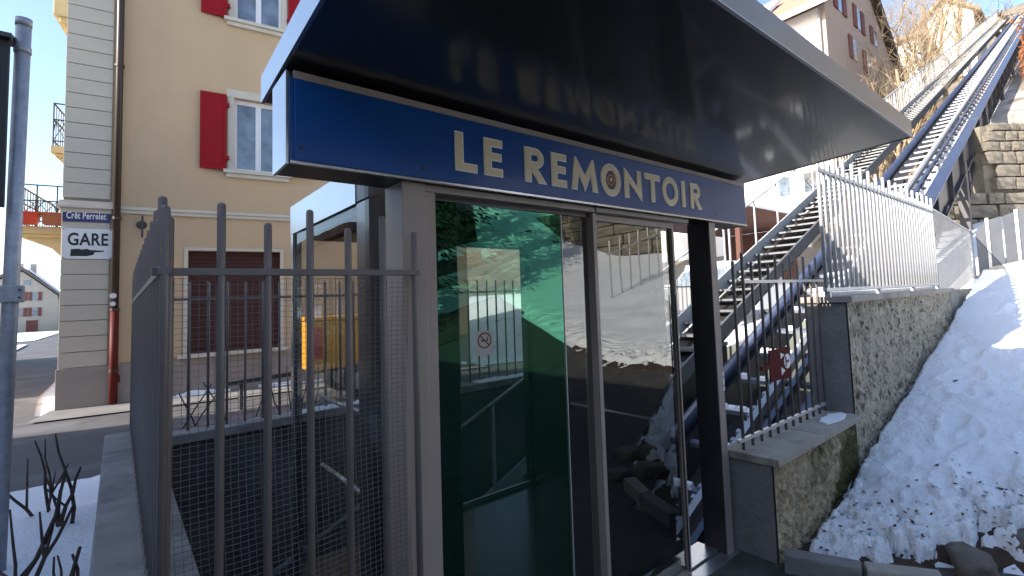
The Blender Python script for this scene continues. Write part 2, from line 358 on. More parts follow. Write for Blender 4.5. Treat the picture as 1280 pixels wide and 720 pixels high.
# bare earth under the thin snow near the path
b = MB(); ex = frange(2.6, 6.2, 0.06); ey = frange(-4, 1.45, 0.06)
for y in ey:
    for x in ex:
        e = x-edge_x(y)
        b.v.append((x, y, h_right(x)-0.03+0.05*fbm(x*4, y*4, 7)*1.0+0.02*sstep(-0.25, 0.1, e) - 0.10*sstep(0.0, -0.3, e)))
for j in range(len(ey)-1):
    for i in range(len(ex)-1): n_ = len(ex); b.f.append((j*n_+i, j*n_+i+1, (j+1)*n_+i+1, (j+1)*n_+i)); b.m.append(0)
struct(b.build('bare_earth', 'earth', smooth=True, fix=False))
# dead leaves lying in the thin snow
b = MB()
for _ in range(420):
    y = random.uniform(-1.0, 1.4); x = edge_x(y)+abs(random.gauss(0.0, 0.45))
    z = max(snow_z(x, y), h_right(x)-0.03)+0.004; s_ = random.uniform(0.006, 0.022); a = random.uniform(0, 6.28)
    ca, sa = math.cos(a)*s_, math.sin(a)*s_; t = random.uniform(-0.6, 0.9)*s_
    b.add([(x-ca, y-sa, z), (x+sa*0.5, y-ca*0.5, z+t*0.5), (x+ca, y+sa, z+abs(t)), (x-sa*0.5, y+ca*0.5, z+0.002)], [(0, 1, 2, 3)])
o = b.build('dead_leaves', 'leaf_brown', fix=False); o['kind'] = 'stuff'; tag(o, 'brown dead leaves scattered over the thin snow edge', 'leaves')
# rocks and kerb
def rock(name, x, y, z, sx_, sy_, sz_, label, seed, group=None, rz=0.0):
    bm = bmesh.new(); bmesh.ops.create_icosphere(bm, subdivisions=3, radius=1)
    for v in bm.verts:
        p = v.co.copy(); k = 1+0.20*fbm(p.x*1.3+seed, p.y*1.3, p.z*1.3)+0.05*fbm(p.x*5, p.y*5+seed, p.z*5)
        q = Vector((max(-0.78, min(0.78, p.x)), max(-0.78, min(0.78, p.y)), max(-0.75, min(0.7, p.z))))*k*1.2
        v.co = Matrix.Rotation(rz, 3, 'Z') @ Vector((q.x*sx_, q.y*sy_, q.z*sz_))
    me = bpy.data.meshes.new(name); bm.to_mesh(me); bm.free(); me.materials.append(M['rock'])
    me.polygons.foreach_set('use_smooth', [True]*len(me.polygons))
    return tag(place(name, me, None, (x, y, z)), label, 'rock', group)
rock('rock', 3.42, 0.64, 0.05, 0.14, 0.10, 0.075, 'squarish brown rock with a snow cap at the foot of the snow slope', 1.0, rz=0.5)
rock('rock', 3.80, 0.42, 0.07, 0.14, 0.11, 0.085, 'dark smooth rock beside the squarish rock below the snow slope', 5.0, rz=0.2)
rock('rock', 3.22, 0.46, 0.02, 0.12, 0.10, 0.06, 'low flat rock in front of the squarish rock at the path edge', 9.0)
rock('rock', 3.62, 0.22, 0.05, 0.14, 0.12, 0.08, 'small rounded rock in front of the dark smooth rock', 12.0)
kt = [((2.80, 1.42), (2.93, 1.05)), ((2.94, 1.035), (3.10, 0.72))]
for i, (a, c) in enumerate(kt):
    b = MB(); b.beam((a[0], a[1], 0.02), (c[0], c[1], 0.02), 0.10, 0.16)
    tag(b.build('kerb_stone', 'concrete_light' if i else 'concrete_side', bevel=0.012), ['short grey kerb stone touching the end of the low rendered wall', 'grey kerb stone beside the low flat rock'][i], 'kerb', 'kerb stones along the path')

# ------------------------------------------------------------------ pit and concrete walls
pit = MB()
pit.hexa([(0.2, 1.95, -2.75), (8.1, 1.95, -0.2), (8.1, 4.9, -0.2), (0.2, 4.9, -2.75), (0.2, 1.95, -2.6), (8.1, 1.95, -0.05), (8.1, 4.9, -0.05), (0.2, 4.9, -2.6)])
struct(pit.build('pit_floor', 'concrete_pit_shade'))
def cap_noise_box(b, x0, x1, y0, y1, z0, z1): return b.box(x0, x1, y0, y1, z0, z1)
t = thing('concrete_wall', 'weathered dark concrete wall beside the snow bed, carrying the close-barred side fence', 'wall', (0.08, 3.3, 0))
MB().box(-0.04, 0.19, 1.62, 5.08, -2.9, 0.695).build('wall_body', 'concrete', t)
MB().box(-0.055, 0.205, 1.60, 5.10, 0.697, 0.765).build('coping', 'concrete', t, bevel=0.008)
t = thing('concrete_wall', 'short concrete wall below the mesh-backed grille next to the door post', 'wall', (0.45, 1.72, 0))
MB().box(0.207, 0.80, 1.62, 1.80, -2.9, 0.30).build('wall_body', 'concrete', t)
t = thing('concrete_wall', 'long concrete wall on the street side of the lift pit, with a fence on it', 'wall', (4.0, 5.0, 0))
MB().box(0.21, 8.0, 4.90, 5.08, -2.9, 0.64).build('wall_body', 'concrete_pit_shade', t)
for i in range(5):
    x0 = 0.21+i*1.56; MB().box(x0, x0+1.55, 4.87, 5.10, 0.642, 0.715).build('coping', 'concrete', t, bevel=0.008)
MB().box(0.80, 2.79, 1.78, 1.95, -2.9, -0.03).build('threshold_wall', 'concrete', t)
b = MB()
for (x0, x1) in ((1.15, 1.95), (2.9, 4.6), (5.2, 7.6)):
    n = int((x1-x0)/0.04)
    for i in range(n):
        x = x0+i*0.04; hh = 0.012+0.02*abs(fbm(x*3, 1.0)); b.hexa([(x, 4.90, 0.715), (x+0.04, 4.90, 0.715), (x+0.04, 5.06, 0.715), (x, 5.06, 0.715), (x, 4.93, 0.715+hh), (x+0.04, 4.93, 0.715+hh), (x+0.04, 5.03, 0.715+hh), (x, 5.03, 0.715+hh)])
o = b.build('coping_snow', 'snow', kind='stuff'); tag(o, 'thin strips of snow lying on the street-side pit wall', 'snow')

# ------------------------------------------------------------------ fences of round bars
def bar_mesh(name, r, hgt, m, n=10): return MB().tube((0, 0, 0), (0, 0, hgt), r, r, n, dome=True).mesh(name, m, smooth=True)
def bars_x(t, x0, n, st, y, z0, tops, r, m, nm='bar'):
    me = {}
    for i in range(n):
        tp = tops[i % len(tops)]
        if tp not in me: me[tp] = bar_mesh('bar', r, tp-z0, m)
        place(nm, me[tp], t, (x0+i*st, y, z0))
# front grille beside the door
t = thing('front_grille', 'grey bar grille backed with wire mesh, between the side fence and the door post', 'fence', (0.43, 1.7, 0.3))
bars_x(t, 0.095, 7, 0.1105, 1.70, 0.25, [1.862, 1.911], 0.0105, 'bar_grey')
MB().box(0.06, 0.775, 1.688, 1.712, 1.706, 1.726).build('rail', 'bar_grey', t, bevel=0.002)
MB().box(0.085, 0.775, 1.688, 1.712, 0.36, 0.38).build('rail', 'bar_grey', t)
b = MB(); ww = 0.0009
def sag(x, z): return 1.735+0.012*math.sin(x*9+z*2)+0.010*math.sin(z*4.3+x*3)
def lft(z): return 0.108+0.045*sstep(1.2, 0.3, z)
nz_ = 84; nx_ = 37
for i in range(nx_):
    pts = []
    for k in range(0, nz_+1, 4):
        z = 0.30+k*1.40/nz_; x = lft(z)+(0.745-lft(z))*i/(nx_-1); pts.append((x, sag(x, z), z))
    b.path(pts, ww, 4)
for k in range(nz_+1):
    z = 0.30+k*1.40/nz_; pts = []
    for i in range(0, nx_, 4):
        x = lft(z)+(0.745-lft(z))*i/(nx_-1); pts.append((x, sag(x, z)+0.002, z))
    b.path(pts, ww, 4)
o = b.build('wire_mesh', 'wire', t, fix=False); o['kind'] = 'stuff'
# side fence along the wall, seen almost edge-on
t = thing('side_fence', 'grey fence of close bars along the concrete wall beside the snow bed', 'fence', (0.085, 3.4, 0.765))
me = {tp: bar_mesh('bar', 0.0105, tp-0.75, 'bar_grey') for tp in (1.884, 1.93)}
for i in range(29): place('bar', me[(1.884, 1.93)[i % 2]], t, (0.085, 1.66+i*0.1205, 0.75))
MB().box(0.073, 0.097, 1.65, 5.06, 1.706, 1.727).build('rail', 'bar_grey', t, bevel=0.002)
MB().box(0.073, 0.097, 1.65, 5.06, 0.80, 0.82).build('rail', 'bar_grey', t)
# far fence
t = thing('street_fence', 'thin dark bar fence on the street-side pit wall', 'fence', (3.5, 5.0, 0.7))
bars_x(t, 0.16, 64, 0.122, 5.0, 0.70, [1.86, 1.86], 0.0095, 'bar_grey')
MB().box(0.12, 7.95, 4.99, 5.01, 1.715, 1.735).build('rail', 'bar_grey', t)
# fence on low wall, right of the post
t = thing('low_wall_fence', 'dark bar fence on the low rendered wall right of the door post', 'fence', (3.5, 1.68, 0.6))
bars_x(t, 2.86, 12, 0.118, 1.675, 0.60, [1.80, 1.86], 0.0105, 'bar_grey')
MB().box(2.98, 4.42, 1.664, 1.686, 1.655, 1.675).build('rail', 'silver_paint', t)
MB().box(2.80, 4.15, 1.664, 1.686, 0.66, 0.68).build('rail', 'silver_paint', t)
# small red plate with a white round emblem on this fence
p = thing('red_plate', 'small dark red plate with a white round mark, fixed to the low wall fence', 'plate', (3.50, 1.655, 1.03))
MB().box(3.34, 3.66, 1.648, 1.658, 1.02, 1.235).build('plate', 'red_plate', p, bevel=0.003)
MB().box(3.22, 3.345, 1.646, 1.656, 1.115, 1.145).build('strap', 'red_plate', p)
b = MB()
def disc(b, cx, cz, r, y, n=24, y2=None): return b.add([(cx+r*math.cos(2*math.pi*i/n), y, cz+r*math.sin(2*math.pi*i/n)) for i in range(n)], [tuple(range(n))])
disc(b, 3.60, 1.135, 0.052, 1.6462); b.build('emblem', 'plate_white', p)
b = MB(); b.box(3.565, 3.585, 1.6452, 1.6458, 1.10, 1.17).box(3.585, 3.625, 1.6452, 1.6458, 1.125, 1.145); b.build('emblem_mark', 'emblem_red', p)
b = MB(); b.add([(3.50, 1.6465, 1.045), (3.56, 1.6465, 1.075), (3.50, 1.6465, 1.105)], [(0, 1, 2)]).add([(3.50, 1.6465, 1.205), (3.56, 1.6465, 1.185), (3.50, 1.6465, 1.16)], [(0, 1, 2)]); b.build('emblem_mark', 'plate_white', p)
p.location = (3.38, 1.655, 0.985)
# silver railing on the high wall
t = thing('wall_railing', 'pale silver bar railing on top of the high roughcast wall, sunlit', 'fence', (5.7, 1.55, 1.53))
n = 34
me = {tp: bar_mesh('bar', 0.0155, tp-1.57, 'silver_paint') for tp in (2.62, 2.72)}
for i in range(n): place('bar', me[(2.62, 2.72)[i % 2]], t, (4.03+i*3.66/(n-1), 1.55, 1.57))
MB().box(4.0, 7.72, 1.538, 1.562, 2.535, 2.562).build('rail', 'silver_paint', t)
MB().box(4.0, 7.72, 1.535, 1.565, 1.575, 1.60).build('rail', 'silver_paint', t)
for x in (4.06, 5.3, 6.5, 7.66): MB().box(x-0.02, x+0.02, 1.53, 1.57, 1.525, 1.574).build('foot', 'silver_paint', t)

# ------------------------------------------------------------------ rendered walls on the right
def rough_panel(x0, x1, z0f, z1, y, st, amp, seed, sx_=1.0):
    """roughcast face as displaced grid, facing -y"""
    b = MB(); X = frange(x0, x1, st); nz2 = int(round((z1-0.0)/st))
    for k in range(nz2+1):
        for x in X:
            zb = z0f; z = zb+(z1-zb)*k/nz2
            wx = x+0.035*fbm(x*9, z*9, seed); wz = z+0.035*fbm(x*9+7, z*9, seed)
            ds, _ = noise.voronoi(Vector((wx*15*sx_+wz*5+seed, seed, wz*11-wx*4)))
            d = math.sqrt(max(0.0, min(1.0, (ds[1]-ds[0])*1.9)))*(0.65+0.5*fbm(x*5, z*5, seed+3))
            e = max(0, min(1, (x-x0)/0.03, (x1-x)/0.03, (z1-z)/0.02))
            b.v.append((x, y-amp*e*(d-0.45)-0.005*fbm(x*40, z*40, seed)*e, z))
    m_ = len(X)
    for k in range(nz2):
        for i in range(m_-1): b.f.append((k*m_+i, k*m_+i+1, (k+1)*m_+i+1, (k+1)*m_+i)); b.m.append(0)
    return b
t = thing('low_rendered_wall', 'low mossy roughcast wall with a stone cap, next to the door post', 'wall', (3.45, 1.6, 0))
MB().box(2.815, 4.188, 1.50, 1.78, -2.9, 0.563).box(2.815, 2.83, 1.476, 1.50, -0.3, 0.563).build('wall_body', 'concrete_side', t)
rough_panel(2.817, 4.185, -0.15, 0.562, 1.462, 0.0085, 0.040, 3.1).build('render_face', 'roughcast_moss', t, smooth=True, fix=False)
for (x0, x1) in ((2.795, 3.48), (3.485, 4.18)): MB().box(x0, x1, 1.415, 1.80, 0.565, 0.610).build('cap_stone', 'concrete_light', t, bevel=0.006)
t = thing('high_rendered_wall', 'high roughcast wall with a pale stone cap rising along the snow slope', 'wall', (6.0, 1.6, 0))
MB().box(4.192, 7.86, 1.51, 1.80, -2.9, 1.478).box(4.192, 4.21, 1.476, 1.51, -0.3, 1.478).build('wall_body', 'concrete_side', t)
rough_panel(4.192, 7.855, -0.1, 1.477, 1.462, 0.0095, 0.042, 8.3).build('render_face', 'roughcast', t, smooth=True, fix=False)
for i, (x0, x1) in enumerate(((4.165, 5.4), (5.405, 6.65), (6.655, 7.88))): MB().box(x0, x1, 1.415, 1.83, 1.48, 1.530).build('cap_stone', 'concrete_light', t, bevel=0.006)
b = MB(); sp = [(3.93+(0.19+0.06*fbm(3*math.cos(k*0.2618), 3*math.sin(k*0.2618), 2.0))*math.cos(k*0.2618), 1.53+(0.065+0.03*fbm(3*math.cos(k*0.2618), 3*math.sin(k*0.2618), 7.0))*math.sin(k*0.2618)) for k in range(24)]
b.prism(sp, 'z', 0.609, 0.622); o = b.build('snow_patch', 'snow', bevel=0.004); o['kind'] = 'stuff'; tag(o, 'small patch of snow on the low wall cap', 'snow')
b = MB(); sp = [(4.3, 1.60), (7.6, 1.60), (7.7, 1.74), (6.2, 1.80), (4.25, 1.76)]
b.prism(sp, 'z', 1.529, 1.565); o = b.build('snow_patch', 'snow', bevel=0.01); o['kind'] = 'stuff'; tag(o, 'strip of snow behind the railing on the high wall cap', 'snow')

# ------------------------------------------------------------------ lift entrance
E = thing('lift_entrance', 'glazed lift entrance with blue name sign and deep flat canopy', 'entrance', (1.75, 1.8, 0))
X0, X1 = 0.362, 3.205; YF, YB = 0.705, 2.06; zb = lambda y: 2.352+(2.06-y)*0.052
roof = MB().prism([(YF+0.006, zb(YF)+0.004), (YB-0.004, zb(YB)+0.004), (YB-0.004, zb(YB)+0.094), (YF+0.006, zb(YF)+0.094)], 'x', X0+0.004, X1-0.004).build('canopy_roof', 'roof_paint', E)
MB().prism([(YF+0.012, zb(YF)+0.001), (YB-0.006, zb(YB)+0.001), (YB-0.006, zb(YB)+0.004), (YF+0.012, zb(YF)+0.004)], 'x', X0+0.012, X1-0.012).build('soffit', 'soffit', roof)
MB().prism([(YF, zb(YF)-0.002), (YF+0.010, zb(YF)-0.002), (YF+0.010, zb(YF)+0.096), (YF, zb(YF)+0.096)], 'x', X0, X1).build('fascia', 'roof_paint', roof, bevel=0.0015)
MB().prism([(YF-0.004, zb(YF)-0.003), (YF+0.008, zb(YF)-0.003), (YF+0.008, zb(YF)+0.001), (YF-0.004, zb(YF)+0.001)], 'x', X0, X1).build('highlight_lip', 'silver_paint', roof)  # silver lip stands for the highlight along the front lower edge
for (xa, xb, m_) in ((X0-0.001, X0+0.010, 'trim_paint'), (X1-0.010, X1+0.001, 'roof_paint')):
    MB().prism([(YF+0.010, zb(YF)-0.002), (YB, zb(YB)-0.002), (YB, zb(YB)+0.096), (YF+0.010, zb(YF)+0.096)], 'x', xa, xb).build('fascia', m_, roof)
# sign
SG = MB().box(0.372, 3.136, 1.716, 1.894, 2.054, 2.345).build('sign_board', 'dark_metal', E)
MB().box(0.365, 0.373, 1.714, 1.896, 2.051, 2.347).build('end_plate', 'trim_paint', SG, bevel=0.001)
MB().box(3.135, 3.143, 1.714, 1.896, 2.051, 2.347).build('end_plate', 'trim_paint', SG, bevel=0.001)
MB().box(0.385, 3.125, 1.702, 1.716, 2.062, 2.322).build('sign_face', 'sign_blue', SG, bevel=0.003)
MB().box(0.385, 3.130, 1.704, 1.716, 2.323, 2.347).build('top_strip', 'post_grey', SG)
MB().box(0.374, 3.134, 1.703, 1.716, 2.052, 2.0605).build('bottom_strip', 'trim_paint', SG)
MB().box(0.374, 0.384, 1.703, 1.716, 2.062, 2.322).build('side_strip', 'sign_blue', SG)
for bx_ in (0.404, 0.80, 2.751, 3.10): MB().tube((bx_, 1.7025, 2.10 if bx_ > 0.5 else 2.105), (bx_, 1.700, 2.10 if bx_ > 0.5 else 2.105), 0.006, 0.006, 10).build('bolt', 'black', SG)
# letters
def letter_shape(ch, w):
    s = 0.20; H = 1.0                 # stroke, height = 1; w in units of height
    box = lambda x0, y0, x1, y1: [(x0, y0), (x1, y0), (x1, y1), (x0, y1)]
    def ell(cx, cy, rx, ry, n=40): return [(cx+rx*math.cos(2*math.pi*i/n), cy+ry*math.sin(2*math.pi*i/n)) for i in range(n)]
    if ch == 'L': return [[(0, 0), (w, 0), (w, s*0.9), (s, s*0.9), (s, 1), (0, 1)]]
    if ch == 'E':
        q = s*0.88; m0, m1 = 0.5-q/2+0.02, 0.5+q/2+0.02
        return [[(0, 0), (w, 0), (w, q), (s, q), (s, m0), (w*0.94, m0), (w*0.94, m1), (s, m1), (s, 1-q), (w, 1-q), (w, 1), (0, 1)]]
    if ch == 'I': return [box(0, 0, w, 1)]
    if ch == 'T': return [[(w/2-s/2, 0), (w/2+s/2, 0), (w/2+s/2, 1-s*0.9), (w, 1-s*0.9), (w, 1), (0, 1), (0, 1-s*0.9), (w/2-s/2, 1-s*0.9)]]
    if ch == 'N': return [[(0, 0), (s, 0), (s, 0.60), (w-0.02, -0.03), (w, -0.03), (w, 1), (w-s, 1), (w-s, 0.40), (0.02, 1.03), (0, 1.03)]]
    if ch == 'M':
        a = 0.16
        return [[(0, 0), (s, 0), (a+s*0.62, 0.56), (w/2, 0.0), (w-a-s*0.62, 0.56), (w-s, 0), (w, 0), (w-a, 1.03), (w-a-0.03, 1.03), (w/2, 0.46), (a+0.03, 1.03), (a, 1.03)]]
    if ch == 'O': return [ell(w/2, 0.5, w/2, 0.54), ell(w/2, 0.5, w/2-s*0.95, 0.54-s*0.9)]
    if ch == 'R':
        r = 0.285; cy = 1-r; cx = w*0.52
        arc = [(cx+r*1.05*math.cos(t), cy+r*math.sin(t)) for t in [math.pi/2-math.pi*i/14 for i in range(15)]]
        outer = [(0, 0), (s, 0), (s, 0.40), (w-s*1.15, 0), (w+0.02, 0), (cx+0.03, 0.455)]+list(reversed(arc[:-1]))+[(0, 1)]
        ri = r-s*0.82
        hole = [(s, cy-ri)]+[(cx+ri*1.1*math.cos(t), cy+ri*math.sin(t)) for t in [-math.pi/2+math.pi*i/10 for i in range(11)]]+[(s, cy+ri)]
        return [outer, hole]
def curve_mesh(loops, off, ext, scale):
    cu = bpy.data.curves.new('c', 'CURVE'); cu.dimensions = '2D'; cu.fill_mode = 'BOTH'; cu.extrude = ext; cu.offset = off
    for lp in loops:
        s = cu.splines.new('POLY'); s.points.add(len(lp)-1); s.use_cyclic_u = True
        for p, q in zip(s.points, lp): p.co = (q[0]*scale, q[1]*scale, 0, 1)
    ob = bpy.data.objects.new('c', cu); me = bpy.data.meshes.new_from_object(ob)
    bpy.data.objects.remove(ob); bpy.data.curves.remove(cu)
    return me
def two_tone(name, loops, x, z, scale, y, parent):
    bm = bmesh.new(); ms = []
    for (off, ext, dy, mi) in ((0.0042, 0.001, 0.0, 0), (-0.0005, 0.001, 0.0016, 1)):
        me = curve_mesh(loops, off, ext, scale); k0 = len(bm.faces); bm.from_mesh(me); bm.verts.ensure_lookup_table(); bm.faces.ensure_lookup_table()
        vs = set()
        for f in bm.faces[k0:]:
            f.material_index = mi
            for v in f.verts: vs.add(v)
        for v in vs: v.co.z += dy
        bpy.data.meshes.remove(me)
    for v in bm.verts: v.co = Vector((x+v.co.x, y-v.co.z, z+v.co.y))
    me = bpy.data.meshes.new(name); bm.to_mesh(me); bm.free(); me.materials.append(M['letter_white']); me.materials.append(M['letter_cream'])
    return place(name, me, parent)
LH = 0.147
for ch, xa, xb in (('L', 0.930, 1.019), ('E', 1.057, 1.139), ('R', 1.257, 1.363), ('E', 1.404, 1.488), ('M', 1.523, 1.688), ('O', 1.717, 1.856), ('N', 1.888, 2.018), ('T', 2.054, 2.179), ('O', 2.202, 2.346), ('I', 2.385, 2.414), ('R', 2.471, 2.579)):
    two_tone('letter', letter_shape(ch, (xb-xa)/LH), xa, 2.1155, LH, 1.700, SG)
b = MB(); disc(b, 1.787, 2.189, 0.040, 1.6992, 30); b.build('emblem', 'emblem_red', SG)
b = MB()
for k in range(24):
    a0, a1 = 2*math.pi*k/24, 2*math.pi*(k+1)/24; r0, r1 = 0.0235, 0.026
    b.add([(1.787+r*math.cos(a), 1.6986, 2.189+r*math.sin(a)) for r, a in ((r0, a0), (r1, a0), (r1, a1), (r0, a1))], [(0, 1, 2, 3)])
b.add([(1.775, 1.6985, 2.193), (1.787, 1.6985, 2.177), (1.799, 1.6985, 2.193), (1.793, 1.6985, 2.199), (1.781, 1.6985, 2.199)], [(0, 1, 2, 3, 4)])
b.build('emblem_mark', 'letter_cream', SG)
# posts, jamb, header, doors
MB().box(0.736, 0.826, 1.742, 1.90, 0.0, 2.053).build('post', 'post_grey', E, bevel=0.003)
MB().box(0.828, 0.868, 1.752, 1.86, 0.0, 2.026).build('jamb', 'post_grey', E, bevel=0.002)
MB().box(0.829, 1.716, 1.750, 1.86, 2.027, 2.0525).build('header', 'post_grey', E, bevel=0.002)
MB().box(1.718, 2.50, 1.745, 1.86, 2.030, 2.0525).build('header', 'post_grey', E, bevel=0.002)
MB().box(1.714, 1.738, 1.768, 1.86, 0.0, 2.026).build('mullion', 'post_grey', E, bevel=0.002)
MB().box(2.702, 2.778, 1.740, 1.90, 0.0, 2.053).build('post', 'dark_metal', E, bevel=0.003)
MB().box(2.706, 2.774, 1.734, 1.7395, 0.0, 2.050).build('post_cover', 'post_grey', E, bevel=0.001)
MB().box(2.755, 2.775, 1.7312, 1.7338, 0.985, 1.10).build('label_plate', 'plate_white', E)
b = MB(); b.add([(2.759, 1.7308, 1.06), (2.771, 1.7308, 1.06), (2.765, 1.7308, 1.085)], [(0, 1, 2)]); disc(b, 2.765, 1.015, 0.006, 1.7308, 12); b.build('label_mark', 'ink', E)
pane = MB().box(0.869, 1.53, 1.800, 1.812, 0.03, 2.006)
D = MB().box(0.869, 1.708, 1.794, 1.83, 2.007, 2.0255).box(0.869, 0.878, 1.794, 1.83, 0.03, 2.006).box(0.869, 1.708, 1.794, 1.83, 0.0, 0.029).build('door_leaf', 'dark_metal', E)
MB().add([(0.879, 1.803, 0.03), (1.53, 1.803, 0.03), (1.53, 1.803, 2.006), (0.879, 1.803, 2.006)], [(0, 1, 2, 3)]).build('glass_pane', 'glass_green', D)
MB().add([(1.5345, 1.81, 0.03), (1.708, 1.81, 0.03), (1.708, 1.81, 2.006), (1.5345, 1.81, 2.006)], [(0, 1, 2, 3)]).build('glass_pane', 'glass_clear', D)
MB().box(1.5305, 1.5340, 1.799, 1.8125, 0.03, 2.006).build('glass_edge', 'silver_paint', D)
MB().box(1.668, 1.6705, 1.812, 1.8145, 0.03, 1.95).build('glass_edge', 'silver_paint', D)
D = MB().box(1.746, 2.408, 1.79, 1.825, 1.995, 2.026).box(2.39, 2.408, 1.79, 1.825, 0.02, 1.994).box(1.746, 1.752, 1.79, 1.825, 0.02, 1.994).box(1.746, 2.408, 1.79, 1.825, 0.0, 0.019).build('door_leaf', 'post_grey', E)
MB().add([(1.7525, 1.81, 0.02), (2.3895, 1.81, 0.02), (2.3895, 1.81, 1.994), (1.7525, 1.81, 1.994)], [(0, 1, 2, 3)]).build('glass_pane', 'glass_clear', D)
MB().box(2.381, 2.3885, 1.784, 1.7895, 0.02, 1.60).build('rubber_seal', 'rubber', D)
MB().box(0.80, 2.80, 1.70, 1.79, -0.02, 0.008).build('sill', 'steel', E, bevel=0.002)
MB().box(2.41, 2.701, 1.80, 1.95, -0.02, 0.02).build('sill', 'steel', E)
# no smoking sticker on the glass
b = MB(); b.add([(1.030, 1.8016, 1.385), (1.105, 1.8016, 1.385), (1.105, 1.8016, 1.485), (1.030, 1.8016, 1.485)], [(0, 1, 2, 3)]); S_ = b.build('sticker', 'sticker_grey', E)
b = MB()
for k in range(28):
    a0, a1 = 2*math.pi*k/28, 2*math.pi*(k+1)/28; b.add([(1.0675+r*math.cos(a), 1.8010, 1.445+r*math.sin(a)) for r, a in ((0.027, a0), (0.033, a0), (0.033, a1), (0.027, a1))], [(0, 1, 2, 3)])
b.add([(1.046, 1.8008, 1.462), (1.050, 1.8008, 1.466), (1.089, 1.8008, 1.428), (1.085, 1.8008, 1.424)], [(0, 1, 2, 3)])
b.build('sticker_mark', 'emblem_red', S_)
b = MB(); b.add([(1.052, 1.8012, 1.448), (1.076, 1.8012, 1.448), (1.076, 1.8012, 1.441), (1.052, 1.8012, 1.441)], [(0, 1, 2, 3)]).add([(1.078, 1.8012, 1.441), (1.084, 1.8012, 1.441), (1.084, 1.8012, 1.456), (1.080, 1.8012, 1.462)], [(0, 1, 2, 3)]); b.build('sticker_mark', 'ink', S_)
S_.location.x += 0.028

# ------------------------------------------------------------------ lift cabin behind the doors
Cb = thing('lift_cabin', 'dark glazed lift cabin with silver handrails standing behind the doors', 'lift cabin', (1.6, 2.65, 0.1))
MB().box(0.77, 2.50, 1.93, 3.42, 0.04, 0.115).build('floor', 'cabin_dark', Cb)
MB().box(0.775, 2.495, 1.94, 3.41, 2.185, 2.235).build('ceiling', 'cabin_dark', Cb)
MB().prism([(2.28, 2.062), (3.42, 2.062), (3.42, 2.232), (2.28, 2.232)], 'x', 0.752, 0.768).build('header_band', 'trim_paint', Cb)
# rounded front corner
b = MB(); prof = [(0.758, 2.28)]+[(1.0-0.242*math.cos(t), 2.18-0.25*math.sin(t)) for t in [math.pi/2*i/10 for i in range(11)]]+[(1.05, 1.93)]
for i in range(len(prof)-1):
    (xa, ya), (xb, yb) = prof[i], prof[i+1]
    b.add([(xa, ya, 0.05), (xb, yb, 0.05), (xb, yb, 2.06), (xa, ya, 2.06)], [(0, 1, 2, 3)])
b.build('corner_panel', 'cabin_dark', Cb, smooth=True)
b = MB()
for i in range(len(prof)-1):
    (xa, ya), (xb, yb) = prof[i], prof[i+1]
    b.add([(xa-0.003, ya-0.003, 2.068), (xb-0.003, yb-0.003, 2.068), (xb-0.003, yb-0.003, 2.232), (xa-0.003, ya-0.003, 2.232)], [(0, 1, 2, 3)])
b.build('header_band', 'dark_metal', Cb, smooth=True)
MB().box(0.754, 0.80, 3.37, 3.422, 0.05, 2.061).build('corner_post', 'trim_paint', Cb)
MB().box(2.44, 2.502, 3.35, 3.422, 0.05, 2.184).build('corner_post', 'cabin_dark', Cb)
MB().box(1.60, 1.66, 3.395, 3.42, 0.14, 2.06).build('mullion', 'cabin_dark', Cb)
MB().box(0.77, 0.775, 2.28, 3.36, 2.02, 2.06).box(0.77, 0.775, 3.31, 3.36, 0.12, 2.02).build('glazing_frame', 'black', Cb)
MB().add([(0.765, 2.28, 0.12), (0.765, 3.37, 0.12), (0.765, 3.37, 2.06), (0.765, 2.28, 2.06)], [(0, 1, 2, 3)]).build('glass_pane', 'glass_cabin', Cb)
MB().add([(0.80, 3.405, 0.12), (1.60, 3.405, 0.12), (1.60, 3.405, 2.06), (0.80, 3.405, 2.06)], [(0, 1, 2, 3)]).build('glass_pane', 'glass_cabin', Cb)
MB().add([(1.66, 3.405, 0.14), (2.44, 3.405, 0.14), (2.44, 3.405, 2.03), (1.66, 3.405, 2.03)], [(0, 1, 2, 3)]).build('glass_pane', 'glass_cabin', Cb)
MB().box(0.80, 2.44, 3.39, 3.42, 2.031, 2.184).build('header_band', 'cabin_dark', Cb)
MB().box(1.62, 2.44, 3.375, 3.394, 0.115, 0.145).build('kick_strip', 'steel', Cb)
MB().box(2.46, 2.50, 1.96, 3.35, 0.116, 2.184).build('end_panel', 'cabin_dark', Cb)
MB().tube((2.44, 2.04, 0.825), (2.44, 2.83, 0.825), 0.012).build('handrail', 'steel', Cb, smooth=True)
for zz in (1.138, 0.787): MB().tube((0.79, 2.36, zz), (0.79, 2.94, zz), 0.011).build('handrail', 'steel', Cb, smooth=True)
MB().prism([(0.8, 0.045), (2.48, 0.045), (2.48, TP(2.4, 2.6)[2]+0.16), (0.8, TP(0.8, 2.6)[2]+0.16)], 'y', 2.25, 3.2).build('undercarriage', 'cabin_dark', Cb)

